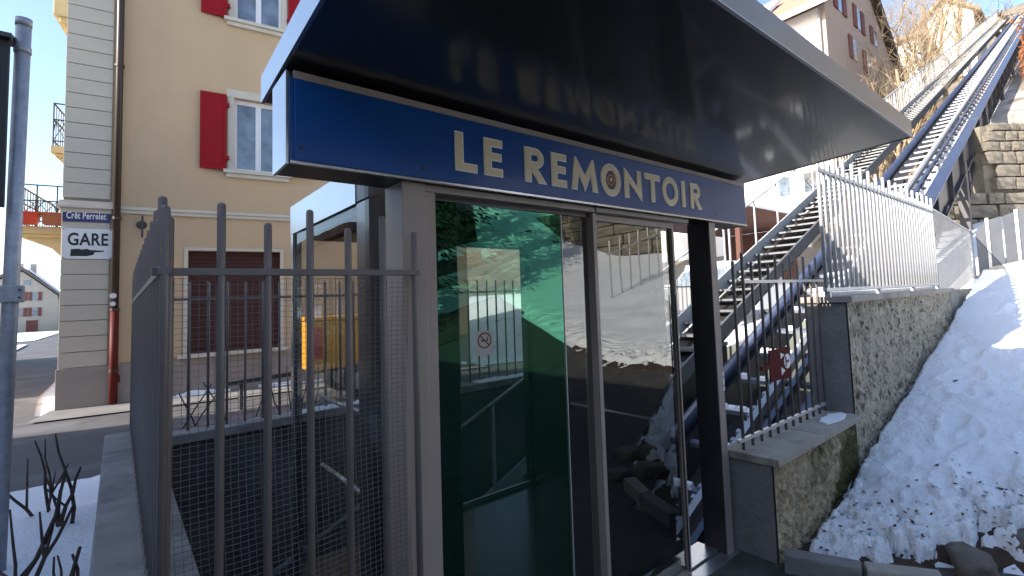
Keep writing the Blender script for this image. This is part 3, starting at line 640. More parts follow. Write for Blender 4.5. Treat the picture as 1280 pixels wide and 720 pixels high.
# ------------------------------------------------------------------ inclined track
TR = thing('inclined_track', 'blue steel lift track with rails climbing the hillside', 'track', TP(20, 2.6))
S0, S1 = 0.9, 64
def tbar(a_off, b_off, w0, w1, s0=S0, s1=S1):
    return [TP(s0, a_off, w0), TP(s1, a_off, w0), TP(s1, b_off, w0), TP(s0, b_off, w0), TP(s0, a_off, w1), TP(s1, a_off, w1), TP(s1, b_off, w1), TP(s0, b_off, w1)]
MB().hexa(tbar(1.92, 2.16, -0.03, 0.0)).build('girder_flange', 'beam_blue', TR)
MB().hexa(tbar(2.02, 2.06, -0.66, -0.03)).build('girder_web', 'beam_side', TR)
MB().hexa(tbar(1.93, 2.15, -0.70, -0.66)).build('girder_flange', 'beam_side', TR)
me = MB().box(-0.012, 0.012, -0.09, 0.0, -0.62, 0.0).mesh('stiffener', 'beam_side')
s = 1.5
while s < 60:
    p = TP(s, 2.02, -0.05); place('stiffener', me, TR, p); s += 1.6
b = MB(); b.tube(TP(S0, 3.28, -0.06), TP(S1, 3.28, -0.06), 0.085, n=14); b.build('far_tube', 'beam_blue', TR, smooth=True)
MB().hexa(tbar(3.18, 3.38, -0.55, -0.15)).build('far_girder', 'beam_side', TR)
for off, wd, m_ in ((2.40, 0.03, 'beam_blue'), (2.58, 0.035, 'rail_steel')): MB().hexa(tbar(off-wd, off+wd, -0.12, -0.02)).build('rail', m_, TR)
b = MB(); s = 1.2
while s < 40:
    b.hexa([TP(s, 2.625, -0.12), TP(s+0.06, 2.625, -0.12), TP(s+0.06, 2.66, -0.12), TP(s, 2.66, -0.12), TP(s+0.01, 2.625, -0.03), TP(s+0.05, 2.625, -0.03), TP(s+0.05, 2.66, -0.03), TP(s+0.01, 2.66, -0.03)]); s += 0.12
o = b.build('rack_teeth', 'rail_steel', TR); o['kind'] = 'stuff'
q = [TP(0, 2.161, -0.22)-TP(0, 0, 0), TP(0.05, 2.161, -0.22)-TP(0, 0, 0), TP(0.05, 3.20, -0.22)-TP(0, 0, 0), TP(0, 3.20, -0.22)-TP(0, 0, 0)]
me = MB().hexa(q+[p+Vector((0, 0, 0.045)) for p in q]).mesh('sleeper', 'sleeper_steel')
s = 1.2
while s < 62: place('sleeper', me, TR, TP(s, 0, 0)); s += 0.55
for s in (10.2, 14.6, 19.5, 25, 31, 38, 46):
    for off in (2.04, 3.28):
        tp = TP(s, off, -0.45); gz = h(tp.x, tp.y)-0.1
        b = MB(); b.box(tp.x-0.12, tp.x+0.12, tp.y-0.10, tp.y+0.10, gz, tp.z); b.build('support_leg', 'beam_side', TR)
tp = TP(12.2, 2.04, -0.66); MB().beam(tp, (10.2, tp.y, h(10.2, tp.y)+0.2), 0.16, 0.12).build('support_brace', 'beam_side', TR)
tp = TP(16.8, 2.04, -0.66); MB().beam(tp, (14.6, tp.y, h(14.6, tp.y)+0.2), 0.16, 0.12).build('support_brace', 'beam_side', TR)
# snow caught on the lower sleepers
b = MB(); s = 2.3
while s < 9:
    for k in range(4):
        o0 = 2.68+0.12*k
        if random.random() < 0.45:
            hh = random.uniform(0.02, 0.05); b.hexa([TP(s, o0, -0.175), TP(s+0.055, o0, -0.175), TP(s+0.055, o0+0.12, -0.175), TP(s, o0+0.12, -0.175), TP(s+0.01, o0+0.01, -0.175+hh), TP(s+0.045, o0+0.01, -0.175+hh), TP(s+0.045, o0+0.11, -0.175+hh), TP(s+0.01, o0+0.11, -0.175+hh)])
    s += 0.55
o = b.build('sleeper_snow', 'snow', kind='stuff'); tag(o, 'snow caught on the lower sleepers of the lift track', 'snow')
# staircase beside the track
ST = thing('metal_staircase', 'long grey metal staircase with handrail beside the lift track', 'staircase', TP(20, 4.3))
MB().hexa(tbar(3.84, 3.88, -0.16, 0.06, 0.8, 62)).build('stringer', 'stair_grey', ST)
MB().hexa(tbar(4.70, 4.74, -0.20, 0.10, 0.8, 62)).build('stringer', 'silver_paint', ST)
MB().hexa(tbar(3.885, 4.695, -0.24, -0.225, 0.8, 62)).build('soffit_plate', 'dark_metal', ST)
u_ = Vector((CS, SN, 0)); v_ = Vector((-SN, CS, 0))
q = [u_*a+v_*c for a, c in ((0, 3.885), (0.25, 3.885), (0.25, 4.695), (0, 4.695))]
me = MB().hexa(q+[p+Vector((0, 0, 0.035)) for p in q]).mesh('tread', 'stair_grey')
s = 0.9
while s < 61.5:
    p = TP(s, 0, 0); place('tread', me, ST, (p.x, p.y, p.z-0.08)); s += 0.36
b = MB(); b.tube(TP(0.9, 4.72, 0.98), TP(62, 4.72, 0.98), 0.022, n=8); b.build('handrail', 'silver_paint', ST, smooth=True)
me = MB().tube((0, 0, 0), (0, 0, 0.99), 0.022, n=8).mesh('post', 'silver_paint')
s = 0.95
while s < 62: place('post', me, ST, TP(s, 4.72, 0.0)); s += 1.05
b = MB(); s = 14
while s < 62:
    b.tube(TP(s, 4.72, 0.0), TP(s, 4.72, 0.98), 0.011, n=5); s += 0.26
o = b.build('balusters', 'silver_paint', ST); o['kind'] = 'stuff'

# ------------------------------------------------------------------ stone retaining wall across the slope
SW = local(thing('stone_wall', 'tall retaining wall of large tan stone blocks under the track', 'wall', (16.0, 2.0, 2.6), rz=R(-36.87)))
MB().box(-2.9, 0.0, 0.05, 0.6, -0.6, 1.25).box(0.0, 6.0, 0.05, 0.6, -0.6, 3.0).build('wall_core', 'mortar', SW)
bl = []
for k in range(6):
    bm = bmesh.new(); bmesh.ops.create_cube(bm, size=1.0); bmesh.ops.subdivide_edges(bm, edges=bm.edges[:], cuts=3, use_grid_fill=True)
    for v in bm.verts:
        p = v.co; f = 1-0.05*(abs(p.x*2)**4+abs(p.z*2)**4)*0.5+0.05*fbm(p.x*2+k*3, p.z*2, 1.0)
        v.co = Vector((p.x*f, (p.y-0.18*(1-max(abs(p.x), abs(p.z))*2)-0.10*fbm(p.x*3+k, p.z*3, k)) if p.y < 0 else p.y, p.z*f))
    me = bpy.data.meshes.new('stone_block'); bm.to_mesh(me); bm.free(); me.materials.append(M['stone_block']); bl.append(me)
def courses(par, x0, x1, z0, z1, wmin, wmax, hmin, hmax):
    z = z0
    while z < z1-0.1:
        hh = min(random.uniform(hmin, hmax), z1-z); x = x0-random.uniform(0, 0.3)
        while x < x1:
            wd = random.uniform(wmin, wmax)
            place('stone_block', random.choice(bl), par, (x+wd/2, 0.02-random.uniform(0, 0.04), z+hh/2), (0, random.uniform(-0.015, 0.015), random.uniform(-0.03, 0.03)), (wd-0.03, 0.24, hh-0.03)); x += wd
        z += hh
courses(SW, -2.8, 5.8, -0.3, 1.3, 0.32, 0.85, 0.22, 0.36); courses(SW, 0.25, 5.8, 1.3, 3.05, 0.32, 0.85, 0.22, 0.36)
SW2 = local(thing('stone_wall', 'sunlit stone retaining wall above the snow slope across the path', 'wall', (17.0, -3.0, 3.2), rz=R(-90)))
MB().box(0, 20, 0.05, 0.6, -0.8, 3.0).build('wall_core', 'mortar', SW2)
courses(SW2, 0.2, 19.6, -0.3, 3.0, 0.9, 2.0, 0.4, 0.62)
# short railing standing in the snow slope (seen mirrored in the door glass)
t = thing('slope_railing', 'short silver bar railing standing in the snow slope across the path', 'fence', (10.4, -5.4, 1.8))
me = bar_mesh('bar', 0.022, 1.75, 'silver_paint', 6)
for i in range(7): place('bar', me, t, (9.3+i*0.40, -5.4, h_right(9.3+i*0.40)-0.15+0.02*i))
MB().beam((9.2, -5.4, h_right(9.2)+1.25), (11.8, -5.4, h_right(11.8)+1.4), 0.05, 0.04).build('rail', 'silver_paint', t)

# ------------------------------------------------------------------ chain-link and sheet fence up the slope
t = thing('chain_link_fence', 'sunlit chain-link fence between the silver railing and the sheet panels', 'fence', (9, 1.6, 1.3))
A, B = Vector((7.75, 1.55, 0)), Vector((10.0, 1.52, 0))
za = lambda k: (lerp(1.35, 1.66, k), lerp(2.58, 2.42, k))
b = MB(); nd = 46
for i in range(-20, nd):
    for sg in (1, -1):
        pts = []
        for k in range(13):
            u = (i+sg*k*1.6 + (0 if sg > 0 else 20))/nd
            if 0 <= u <= 1:
                z0, z1 = za(u); p = A.lerp(B, u); pts.append((p.x, p.y+0.004*sg, lerp(z0, z1, k/12)))
        if len(pts) > 1: b.path(pts, 0.003, 4)
o = b.build('wire_net', 'chain_wire', t, fix=False); o['kind'] = 'stuff'
MB().tube((7.75, 1.55, 2.58), (10, 1.52, 2.42), 0.012).build('top_wire', 'galvanised', t)
MB().tube((10.0, 1.52, 1.2), (10.0, 1.52, 2.45), 0.035).build('post', 'galvanised', t, smooth=True)
MB().box(7.87, 10.4, 1.46, 1.72, 0.6, 1.50).build('base_wall', 'concrete_light', t)
t = thing('sheet_fence', 'grey sheet-metal panel fence climbing the snow slope', 'fence', (10.3, 0.5, 1.6))
pts = [(10.0, 1.46, 1.70, 2.40), (10.05, 1.30, 1.86, 2.58), (10.12, 1.12, 1.90, 2.62), (10.2, 0.95, 1.94, 2.68), (10.3, 0.70, 1.98, 2.76), (10.4, 0.35, 2.02, 2.84), (10.5, -0.1, 2.05, 2.9), (10.6, -0.7, 2.1, 2.95), (10.7, -1.4, 2.1, 2.98)]
for i in range(len(pts)-1):
    (xa, ya, z0, z1), (xb, yb, z2, z3) = pts[i], pts[i+1]
    MB().hexa([(xa, ya-0.01, z0-0.1), (xb, yb+0.01, z2-0.1), (xb+0.012, yb+0.01, z2-0.1), (xa+0.012, ya-0.01, z0-0.1), (xa, ya-0.01, z1), (xb, yb+0.01, z3), (xb+0.012, yb+0.01, z3), (xa+0.012, ya-0.01, z1)]).build('panel', 'sheet_metal', t)
    if i in (1, 3, 5, 7): MB().box(xa-0.02, xa+0.02, ya-0.02, ya+0.02, z0-0.5, z1+0.03).build('post', 'galvanised', t)
b = MB()
for i in range(len(pts)-1):
    (xa, ya, z0, z1), (xb, yb, z2, z3) = pts[i], pts[i+1]
    b.hexa([(xa-0.06, ya, 1.0), (xb-0.06, yb, 1.0), (xb+0.1, yb, 1.0), (xa+0.1, ya, 1.0), (xa-0.06, ya, z0-0.04), (xb-0.06, yb, z2-0.04), (xb+0.1, yb, z2-0.04), (xa+0.1, ya, z0-0.04)])
b.build('base_wall', 'concrete_light', t)

# ------------------------------------------------------------------ tan corner house on the left
AZ = R(-7.97)
BH = local(thing('corner_house', 'tan rendered corner house with red shutters and pale quoins', 'house', (-0.74, 12.99, 0), rz=AZ))
HW, HD, HH = 7.6, 11.0, 13.0
# front wall with openings, local x along facade, y into the house
open_ = [(1.76, 3.33, 0.83, 2.90), (2.50, 3.36, 4.62, 6.20), (2.50, 3.36, 7.93, 9.45), (5.2, 6.05, 4.62, 6.20), (5.2, 6.05, 7.93, 9.45), (5.0, 6.2, 0.9, 2.7), (2.50, 3.36, 10.9, 12.2), (5.2, 6.05, 10.9, 12.2)]
def wall_open(x0, x1, z0, z1, ops, y0, y1):
    b = MB(); xsn = sorted({x0, x1, *[o[0] for o in ops], *[o[1] for o in ops]}); zsn = sorted({z0, z1, *[o[2] for o in ops], *[o[3] for o in ops]})
    for i in range(len(xsn)-1):
        k = 0
        while k < len(zsn)-1:
            cx = (xsn[i]+xsn[i+1])/2
            def hole(kk): return any(o[0] < cx < o[1] and o[2] < (zsn[kk]+zsn[kk+1])/2 < o[3] for o in ops)
            if hole(k): k += 1; continue
            e = k
            while e+1 < len(zsn)-1 and not hole(e+1): e += 1
            b.box(xsn[i], xsn[i+1], y0, y1, zsn[k], zsn[e+1]); k = e+1
    return b
wall_open(0.03, HW, 0.77, HH, open_, 0.0, 0.3).build('front_wall', 'tan_render', BH, fix=False)
MB().box(0.03, HW-0.01, 0.75, HD, 0.0, HH-0.02).build('house_core', 'tan_render', BH)
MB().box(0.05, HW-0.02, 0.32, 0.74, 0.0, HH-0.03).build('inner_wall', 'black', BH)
MB().box(0.62, HW+0.002, -0.022, 0.3, -0.2, 0.768).build('plinth', 'plinth', BH)
MB().box(-0.035, 0.665, -0.045, 0.5, -0.2, 0.745).build('plinth', 'plinth', BH, bevel=0.01)
MB().box(0.0, 0.60, -0.012, 0.45, 0.74, HH).build('quoin_backing', 'quoin_joint', BH)
me = MB().box(-0.012, 0.62, -0.030, 0.47, 0.006, 0.274).mesh('quoin_stone', 'quoin', bevel=0.006)
z = 0.745
while z < HH-0.3:
    if not (3.55 < z+0.14 < 3.85): place('quoin_stone', me, BH, (0, 0, z))
    z += 0.2805
MB().box(-0.08, 0.70, -0.10, 0.5, 3.64, 3.70).box(-0.05, 0.67, -0.065, 0.5, 3.70, 3.78).box(-0.035, 0.645, -0.05, 0.49, 3.56, 3.64).build('quoin_cornice', 'cornice', BH, bevel=0.006)
MB().box(0.76, HW, -0.07, 0.02, 3.655, 3.715).box(0.76, HW, -0.045, 0.02, 3.585, 3.654).build('string_course', 'cornice', BH, bevel=0.006)
P_ = MB().tube((0.72, -0.10, 1.75), (0.72, -0.10, HH), 0.055, n=14).build('downpipe', 'pipe_brown', BH, smooth=True)
MB().tube((0.72, -0.10, 0.05), (0.72, -0.10, 1.76), 0.062, n=14).build('downpipe', 'pipe_red', BH, smooth=True)
for z in (1.74, 0.62, 3.45, 6.4, 8.9): MB().tube((0.72, -0.10, z), (0.72, -0.10, z+0.05), 0.072, n=14).build('pipe_clip', 'pipe_brown', BH)
for z, r_ in ((2.02, 0.05), (1.87, 0.042)): MB().tube((0.70, -0.152, z), (0.70, -0.164, z), r_, n=16).build('pipe_sticker', 'plate_white', BH)
MB().box(0.745, 0.80, -0.12, -0.02, 0.42, 0.55).build('pipe_shoe', 'pipe_red', BH)
# windows
def window(parent, x0, x1, z0, z1, shl=True, shr=True, panes=2):
    w = MB().box(x0-0.11, x0+0.0, -0.025, 0.12, z0, z1+0.0).box(x1, x1+0.11, -0.025, 0.12, z0, z1).box(x0-0.13, x1+0.13, -0.03, 0.12, z1+0.001, z1+0.17).build('window', 'cornice', parent)
    MB().box(x0-0.18, x1+0.18, -0.12, 0.15, z0-0.075, z0-0.001).box(x0-0.13, x1+0.13, -0.07, 0.1, z0-0.16, z0-0.076).build('sill', 'cornice', w, bevel=0.008)
    f = MB(); wd = (x1-x0)/panes
    f.box(x0+0.001, x1-0.001, 0.10, 0.16, z1-0.10, z1-0.001).box(x0+0.001, x1-0.001, 0.10, 0.16, z0+0.001, z0+0.07)
    for i in range(panes+1):
        xm = x0+wd*i; f.box(max(x0+0.001, xm-0.05), min(x1-0.001, xm+0.05), 0.098, 0.158, z0+0.07, z1-0.10)
    f.build('frame', 'white_frame', w)
    for i in range(panes): MB().box(x0+wd*i+0.05, x0+wd*(i+1)-0.05, 0.13, 0.14, z0+0.07, z1-0.10).build('pane', 'window_pane', w)
    MB().box(x0-0.2, x1+0.2, 0.30, 0.31, z0-0.1, z1+0.1).build('blind', 'white_frame', w)
    for on, xa, xb in ((shl, x0-0.13-0.44, x0-0.13), (shr, x1+0.13, x1+0.13+0.44)):
        if on:
            s_ = MB().box(xa, xb, -0.085, -0.045, z0-0.02, z1+0.02).build('shutter', 'shutter_red', parent, bevel=0.004)
            MB().box(xa+0.07, xb-0.07, -0.092, -0.086, z0+0.08, z1-0.08).build('shutter_panel', 'shutter_red', s_, bevel=0.003)
            xh = xb if xa < x0 else xa
            for zz in (z0+0.2, z1-0.25): MB().box(xh-0.03, xh+0.05, -0.10, -0.04, zz, zz+0.08).build('hinge', 'shutter_red', s_)
for (a, b_, c, d) in open_:
    if c > 3.5: window(BH, a, b_, c, d)
# garage with roller shutter
G = MB().box(1.70, 1.759, -0.02, 0.12, 0.77, 2.96).box(3.331, 3.39, -0.02, 0.12, 0.77, 2.96).box(1.76, 3.33, -0.018, 0.12, 2.901, 2.96).build('garage_frame', 'cornice', BH)
b = MB(); n = 26
for i in range(n):
    z0 = 0.84+i*2.05/n; b.box(1.762, 3.328, 0.14-0.0, 0.17, z0, z0+2.05/n-0.012)
b.box(1.762, 3.328, 0.165, 0.19, 0.835, 2.895); b.build('roller_shutter', 'garage_brown', G)
MB().box(1.62, 3.47, -0.12, 0.15, 0.755, 0.829).build('garage_sill', 'cornice', BH, bevel=0.008)
MB().box(4.9, 5.0-0.001, -0.03, 0.12, 0.8, 2.8).box(6.201, 6.3, -0.03, 0.12, 0.8, 2.8).box(4.9, 6.3, -0.03, 0.12, 2.701, 2.85).box(5.001, 6.199, 0.15, 0.18, 0.901, 2.699).build('garage_frame', 'cornice', BH)
# iron tie plate
MB().tube((1.06, -0.005, 3.38), (1.06, -0.07, 3.38), 0.08, 0.06, 16).build('wall_hook', 'iron', BH)
MB().beam((1.08, -0.09, 3.13), (1.08, -0.09, 3.55), 0.03, 0.03).build('wall_hook', 'iron', BH)
MB().box(-0.35, HW+0.35, -0.5, HD+0.3, HH, HH+0.3).build('roof', 'far_roof', BH)
# street side: balconies with iron railings on the left wall
def balcony(name, x_out, y0, y1, z, hr, pots):
    Bn = MB().box(-x_out, 0.0, y0, y1, z-0.14, z).box(-x_out+0.05, 0.0, y0+0.05, y1-0.05, z-0.2, z-0.141).build('balcony', 'sun_tinted_stone', BH, bevel=0.01)
    for yb in (y0+0.12, y1-0.4): MB().prism([(-x_out*0.85, z-0.2), (0.0, z-0.2), (0.0, z-0.75), (-0.12, z-0.72), (-x_out*0.45, z-0.38)], 'y', yb, yb+0.2).build('bracket', 'sun_tinted_stone', Bn)
    b = MB()
    for zz in (z+0.10, z+hr, z+hr*0.62): b.beam((-x_out+0.03, y0+0.03, zz), (-0.0, y0+0.03, zz), 0.025, 0.02); b.beam((-x_out+0.03, y0+0.03, zz), (-x_out+0.03, y1, zz), 0.025, 0.02)
    n = max(2, int(x_out/0.22))
    for i in range(n+1):
        x = -x_out+0.03+(x_out-0.05)*i/n; b.tube((x, y0+0.03, z), (x, y0+0.03, z+hr), 0.012, n=6)
        if i < n:
            w_ = (x_out-0.05)/n; cx = x+w_/2
            for sgn in (1, -1):
                b.path([(cx+sgn*w_*0.45*math.cos(t), y0+0.03, z+hr*0.36+hr*0.26*math.sin(t)) for t in [k*math.pi/6 for k in range(13)]][:7], 0.008, 4)
            b.tube((x, y0+0.03, z+0.1), (x+w_, y0+0.03, z+hr*0.62), 0.007, n=4); b.tube((x+w_, y0+0.03, z+0.1), (x, y0+0.03, z+hr*0.62), 0.007, n=4)
    for i in range(int((y1-y0)/0.16)): b.tube((-x_out+0.03, y0+0.03+i*0.16, z), (-x_out+0.03, y0+0.03+i*0.16, z+hr), 0.009, n=5)
    b.build('iron_railing', 'iron', Bn)
balcony('balcony', 0.86, 1.0, 4.5, 3.42, 0.80, True)
balcony('balcony', 0.40, 1.0, 4.5, 5.02, 0.85, False)
MB().box(-0.40, 0.02, 0.9, 4.5, 7.62, 8.6).box(-0.32, 0.02, 0.95, 4.45, 7.50, 7.619).box(-0.22, 0.02, 1.0, 4.4, 7.36, 7.499).box(-0.12, 0.02, 1.1, 4.3, 7.20, 7.359).build('balcony', 'sun_tinted_stone', BH, bevel=0.02)
for nm, xa, xb, mm, lab in (('flower_box', -0.80, -0.50, 'pot_red', 'bright red flower box hung on the balcony of the corner house'), ('flower_box', -0.46, -0.10, 'pot_terra', 'terracotta flower box on the balcony of the corner house')):
    p0 = Matrix.Rotation(AZ, 3, 'Z') @ Vector((xa, 0.93, 0)) + Vector((-0.74, 12.99, 0))
    o = local(thing(nm, lab, 'flower box', (p0.x, p0.y, 3.44), 'flower boxes on the balcony', rz=AZ)); wd = xb-xa
    MB().hexa([(0.03, -0.08, 0), (wd-0.03, -0.08, 0), (wd-0.03, 0.08, 0), (0.03, 0.08, 0), (0, -0.11, 0.2), (wd, -0.11, 0.2), (wd, 0.11, 0.2), (0, 0.11, 0.2)]).build('trough', mm, o)
    MB().box(-0.012, wd+0.012, -0.122, 0.122, 0.2, 0.235).build('rim', mm, o, bevel=0.005)
# street name and station signs on the corner
def text_mesh(txt, size, off, m):
    cu = bpy.data.curves.new('t', 'FONT'); cu.body = txt; cu.size = size; cu.offset = off; cu.extrude = 0.001; cu.align_x = 'CENTER'; cu.align_y = 'CENTER'; cu.space_character = 1.05
    ob = bpy.data.objects.new('t', cu); me = bpy.data.meshes.new_from_object(ob); bpy.data.objects.remove(ob); bpy.data.curves.remove(cu)
    xs_ = [v.co.x for v in me.vertices]; zs_ = [v.co.y for v in me.vertices]
    cx, cz = (max(xs_)+min(xs_))/2, (max(zs_)+min(zs_))/2
    for v in me.vertices: v.co = Vector((v.co.x-cx, -v.co.z, v.co.y-cz))
    me.materials.clear(); me.materials.append(M[m]); return me, max(xs_)-min(xs_), max(zs_)-min(zs_)
Rz = Matrix.Rotation(AZ, 3, 'Z'); CO = Vector((-0.74, 12.99, 0))
def on_facade(x, y, z): p = Rz @ Vector((x, y, 0)); return (CO.x+p.x, CO.y+p.y, z)
s1 = local(thing('street_name_sign', 'dark blue enamel street name sign reading Crêt Perrelet on the corner quoins', 'sign', on_facade(0.31, -0.034, 3.39), rz=AZ))
MB().box(-0.31, 0.31, -0.012, 0.004, 0.0, 0.232).build('plate', 'plate_blue', s1, bevel=0.003)
me, w_, h_ = text_mesh('Crêt Perrelet', 0.13, 0.0022, 'plate_white'); place('lettering', me, s1, (0, -0.0135, 0.116), None, (0.52/w_, 1, 0.125/h_))
s2 = local(thing('station_sign', 'white enamel GARE sign with a black pointing hand on the corner quoins', 'sign', on_facade(0.33, -0.034, 2.71), rz=AZ))
MB().box(-0.33, 0.33, -0.014, 0.004, 0.0, 0.56).build('plate', 'plate_white', s2, bevel=0.003)
me, w_, h_ = text_mesh('GARE', 0.3, 0.007, 'ink'); place('lettering', me, s2, (0.01, -0.0155, 0.36), None, (0.53/w_, 1, 0.235/h_))
b = MB(); hand = [(-0.20, 0.05), (0.02, 0.05), (0.10, 0.075), (0.115, 0.10), (0.105, 0.118), (0.24, 0.135), (0.245, 0.155), (0.05, 0.165), (0.02, 0.185), (-0.06, 0.17), (-0.09, 0.185), (-0.19, 0.175)]
b.add([(x-0.02, -0.0158, z) for x, z in hand], [tuple(range(len(hand)))]); b.build('pointing_hand', 'ink', s2)
for (x, z) in ((-0.31, 0.02), (0.31, 0.02), (-0.31, 0.54), (0.31, 0.54)): MB().tube((x, -0.012, z), (x, -0.02, z), 0.01, n=8).build('screw', 'iron', s2)
# pavement strip and snow along the house foot
sheet('pavement', 'pavement', [on_facade(-0.1, -1.2, 0)[:2], on_facade(HW, -1.2, 0)[:2], on_facade(HW, 0.1, 0)[:2], on_facade(-0.1, 0.1, 0)[:2]], 0.03)
b = MB()
x = 0.9
while x < 7.4:
    hh = 0.02+0.10*max(0, fbm(x*1.2, 4.0)+0.35); wd = 0.12+0.16*abs(fbm(x*2.2, 8.0)); 
    p = [on_facade(x, -0.03-wd, 0.03), on_facade(x+0.07, -0.03-wd, 0.03), on_facade(x+0.07, -0.02, 0.03), on_facade(x, -0.02, 0.03)]
    q = [on_facade(x, -0.03-wd*0.5, 0.03+hh), on_facade(x+0.07, -0.03-wd*0.5, 0.03+hh), on_facade(x+0.07, -0.02, 0.03+hh*0.8), on_facade(x, -0.02, 0.03+hh*0.8)]
    if fbm(x*0.9, 2.0) > -0.25: b.hexa(p+q)
    x += 0.06
o = b.build('wall_foot_snow', 'snow', kind='stuff'); tag(o, 'ragged line of old snow along the foot of the corner house', 'snow')

# ------------------------------------------------------------------ yellow trailer parked before the house
t = thing('yellow_trailer', 'small yellow box trailer parked in front of the corner house', 'trailer', (3.0, 10.0, 0))
MB().box(2.40, 4.25, 9.6, 10.6, 0.55, 1.40).build('body', 'yellow', t, bevel=0.03)
MB().box(2.37, 4.28, 9.57, 10.63, 1.402, 1.48).build('lid', 'yellow', t, bevel=0.02)
for y in (9.54, 10.66): 
    w = MB().tube((3.2, y-0.08, 0.31), (3.2, y+0.08, 0.31), 0.30, n=20).build('wheel', 'rubber', t, smooth=False); MB().tube((3.2, y-0.085, 0.31), (3.2, y+0.085, 0.31), 0.17, n=16).build('rim', 'steel', w)
MB().beam((2.3, 10.1, 0.5), (1.3, 10.1, 0.45), 0.07, 0.07).build('drawbar', 'iron', t)
MB().tube((1.5, 10.1, 0.0), (1.5, 10.1, 0.5), 0.03, n=8).build('jockey_leg', 'iron', t)
MB().box(2.46, 2.60, 9.592, 9.599, 0.75, 1.30).build('red_mark', 'pot_red', t)
MB().box(2.5, 4.0, 9.9, 10.3, 0.47, 0.549).build('chassis', 'iron', t)

# ------------------------------------------------------------------ left foreground: bed, shrub stems, sign pole
b = MB(); X = frange(-2.4, -0.045, 0.05); Y = frange(2.6, 6.25, 0.06)
def bed_z(x, y):
    e = min(sstep(6.2+0.10*math.sin(x*3), 5.85, y), 1)
    return 0.02+0.30*e*(0.85+0.15*sstep(2.5, 5.0, y))+0.035*fbm(x*1.6, y*1.6, 4)+0.012*fbm(x*6, y*6, 1)
for y in Y:
    for x in X: b.v.append((x, y, bed_z(x, y)))
for j in range(len(Y)-1):
    for i in range(len(X)-1): n_ = len(X); b.f.append((j*n_+i, j*n_+i+1, (j+1)*n_+i+1, (j+1)*n_+i)); b.m.append(0)
struct(b.build('snow_bed', 'snow', smooth=True, fix=False))
t = thing('bed_edging', 'low stone edging between the snow bed and the road', 'kerb', (-1, 6.2, 0))
for i in range(4):
    x0 = -2.3+i*0.565; y0 = 6.22+0.06*math.sin(x0); y1 = 6.22+0.06*math.sin(x0+0.55); MB().beam((x0, y0, 0.06), (x0+0.555, y1, 0.06), 0.12, 0.18).build('edging_stone', 'concrete_light', t, bevel=0.01)
def stem(pts, r, rng):
    b = MB(); n = len(pts)
    b.path(pts, [r*(1-0.55*i/(n-1)) for i in range(n)], 7); return b
def shrub(x, y, n, hgt, label, seed):
    rng = random.Random(seed); z0 = bed_z(x, y)-0.03
    t = thing('bare_shrub', label, 'shrub', (x, y, z0), 'bare pruned shrubs in the snow bed')
    for i in range(n):
        a = rng.uniform(0, 6.28); tilt = rng.uniform(0.1, 0.6); hh = hgt*rng.uniform(0.6, 1.1); p = Vector((x+rng.uniform(-0.05, 0.05), y+rng.uniform(-0.05, 0.05), z0)); pts = [p.copy()]
        d = Vector((math.cos(a)*tilt, math.sin(a)*tilt, 1)).normalized()
        for k in range(5):
            d = (d+Vector((rng.uniform(-0.25, 0.25), rng.uniform(-0.25, 0.25), 0.12))).normalized(); p = p+d*hh/5; pts.append(p.copy())
        b = stem(pts, rng.uniform(0.007, 0.013), rng)
        for k in range(rng.randint(0, 2)):
            q = pts[rng.randint(1, 3)]; d2 = Vector((rng.uniform(-1, 1), rng.uniform(-1, 1), rng.uniform(0.5, 1.2))).normalized(); L_ = hh*rng.uniform(0.25, 0.55)
            b.path([q, q+d2*L_*0.5, q+d2*L_+Vector((0, 0, L_*0.15))], [0.007, 0.006, 0.004], 6)
        b.build('stem', 'twig', t, smooth=True)
shrub(-0.33, 3.7, 4, 0.55, 'thick clump of bare shrub stems at the foot of the sign pole', 3)
shrub(-0.22, 4.75, 4, 0.58, 'bare forked shrub stems in the middle of the snow bed', 11)
shrub(-0.36, 5.1, 3, 0.55, 'thin bare shrub stems in the snow bed behind the sign pole', 5)
shrub(-0.18, 3.35, 4, 0.5, 'few bare shrub stems close against the concrete wall', 8)
# twigs behind the far wall
for i, (x, y) in enumerate(((0.75, 5.45), (1.35, 5.5), (0.25, 5.5))):
    rng = random.Random(20+i); t = thing('bare_shrub', ['small bare twig bush behind the street-side fence', 'small forked twig bush behind the street-side fence near the cabin', 'thin twig bush behind the corner of the pit walls'][i], 'shrub', (x, y, 0), 'twig bushes behind the pit wall')
    for k in range(4):
        p = Vector((x, y, 0)); pts = [p.copy()]; d = Vector((rng.uniform(-0.35, 0.35), rng.uniform(-0.2, 0.2), 1)).normalized()
        for q in range(4): d = (d+Vector((rng.uniform(-0.3, 0.3), rng.uniform(-0.3, 0.3), 0.1))).normalized(); p = p+d*0.27; pts.append(p.copy())
        stem(pts, 0.010, rng).build('stem', 'twig', t)
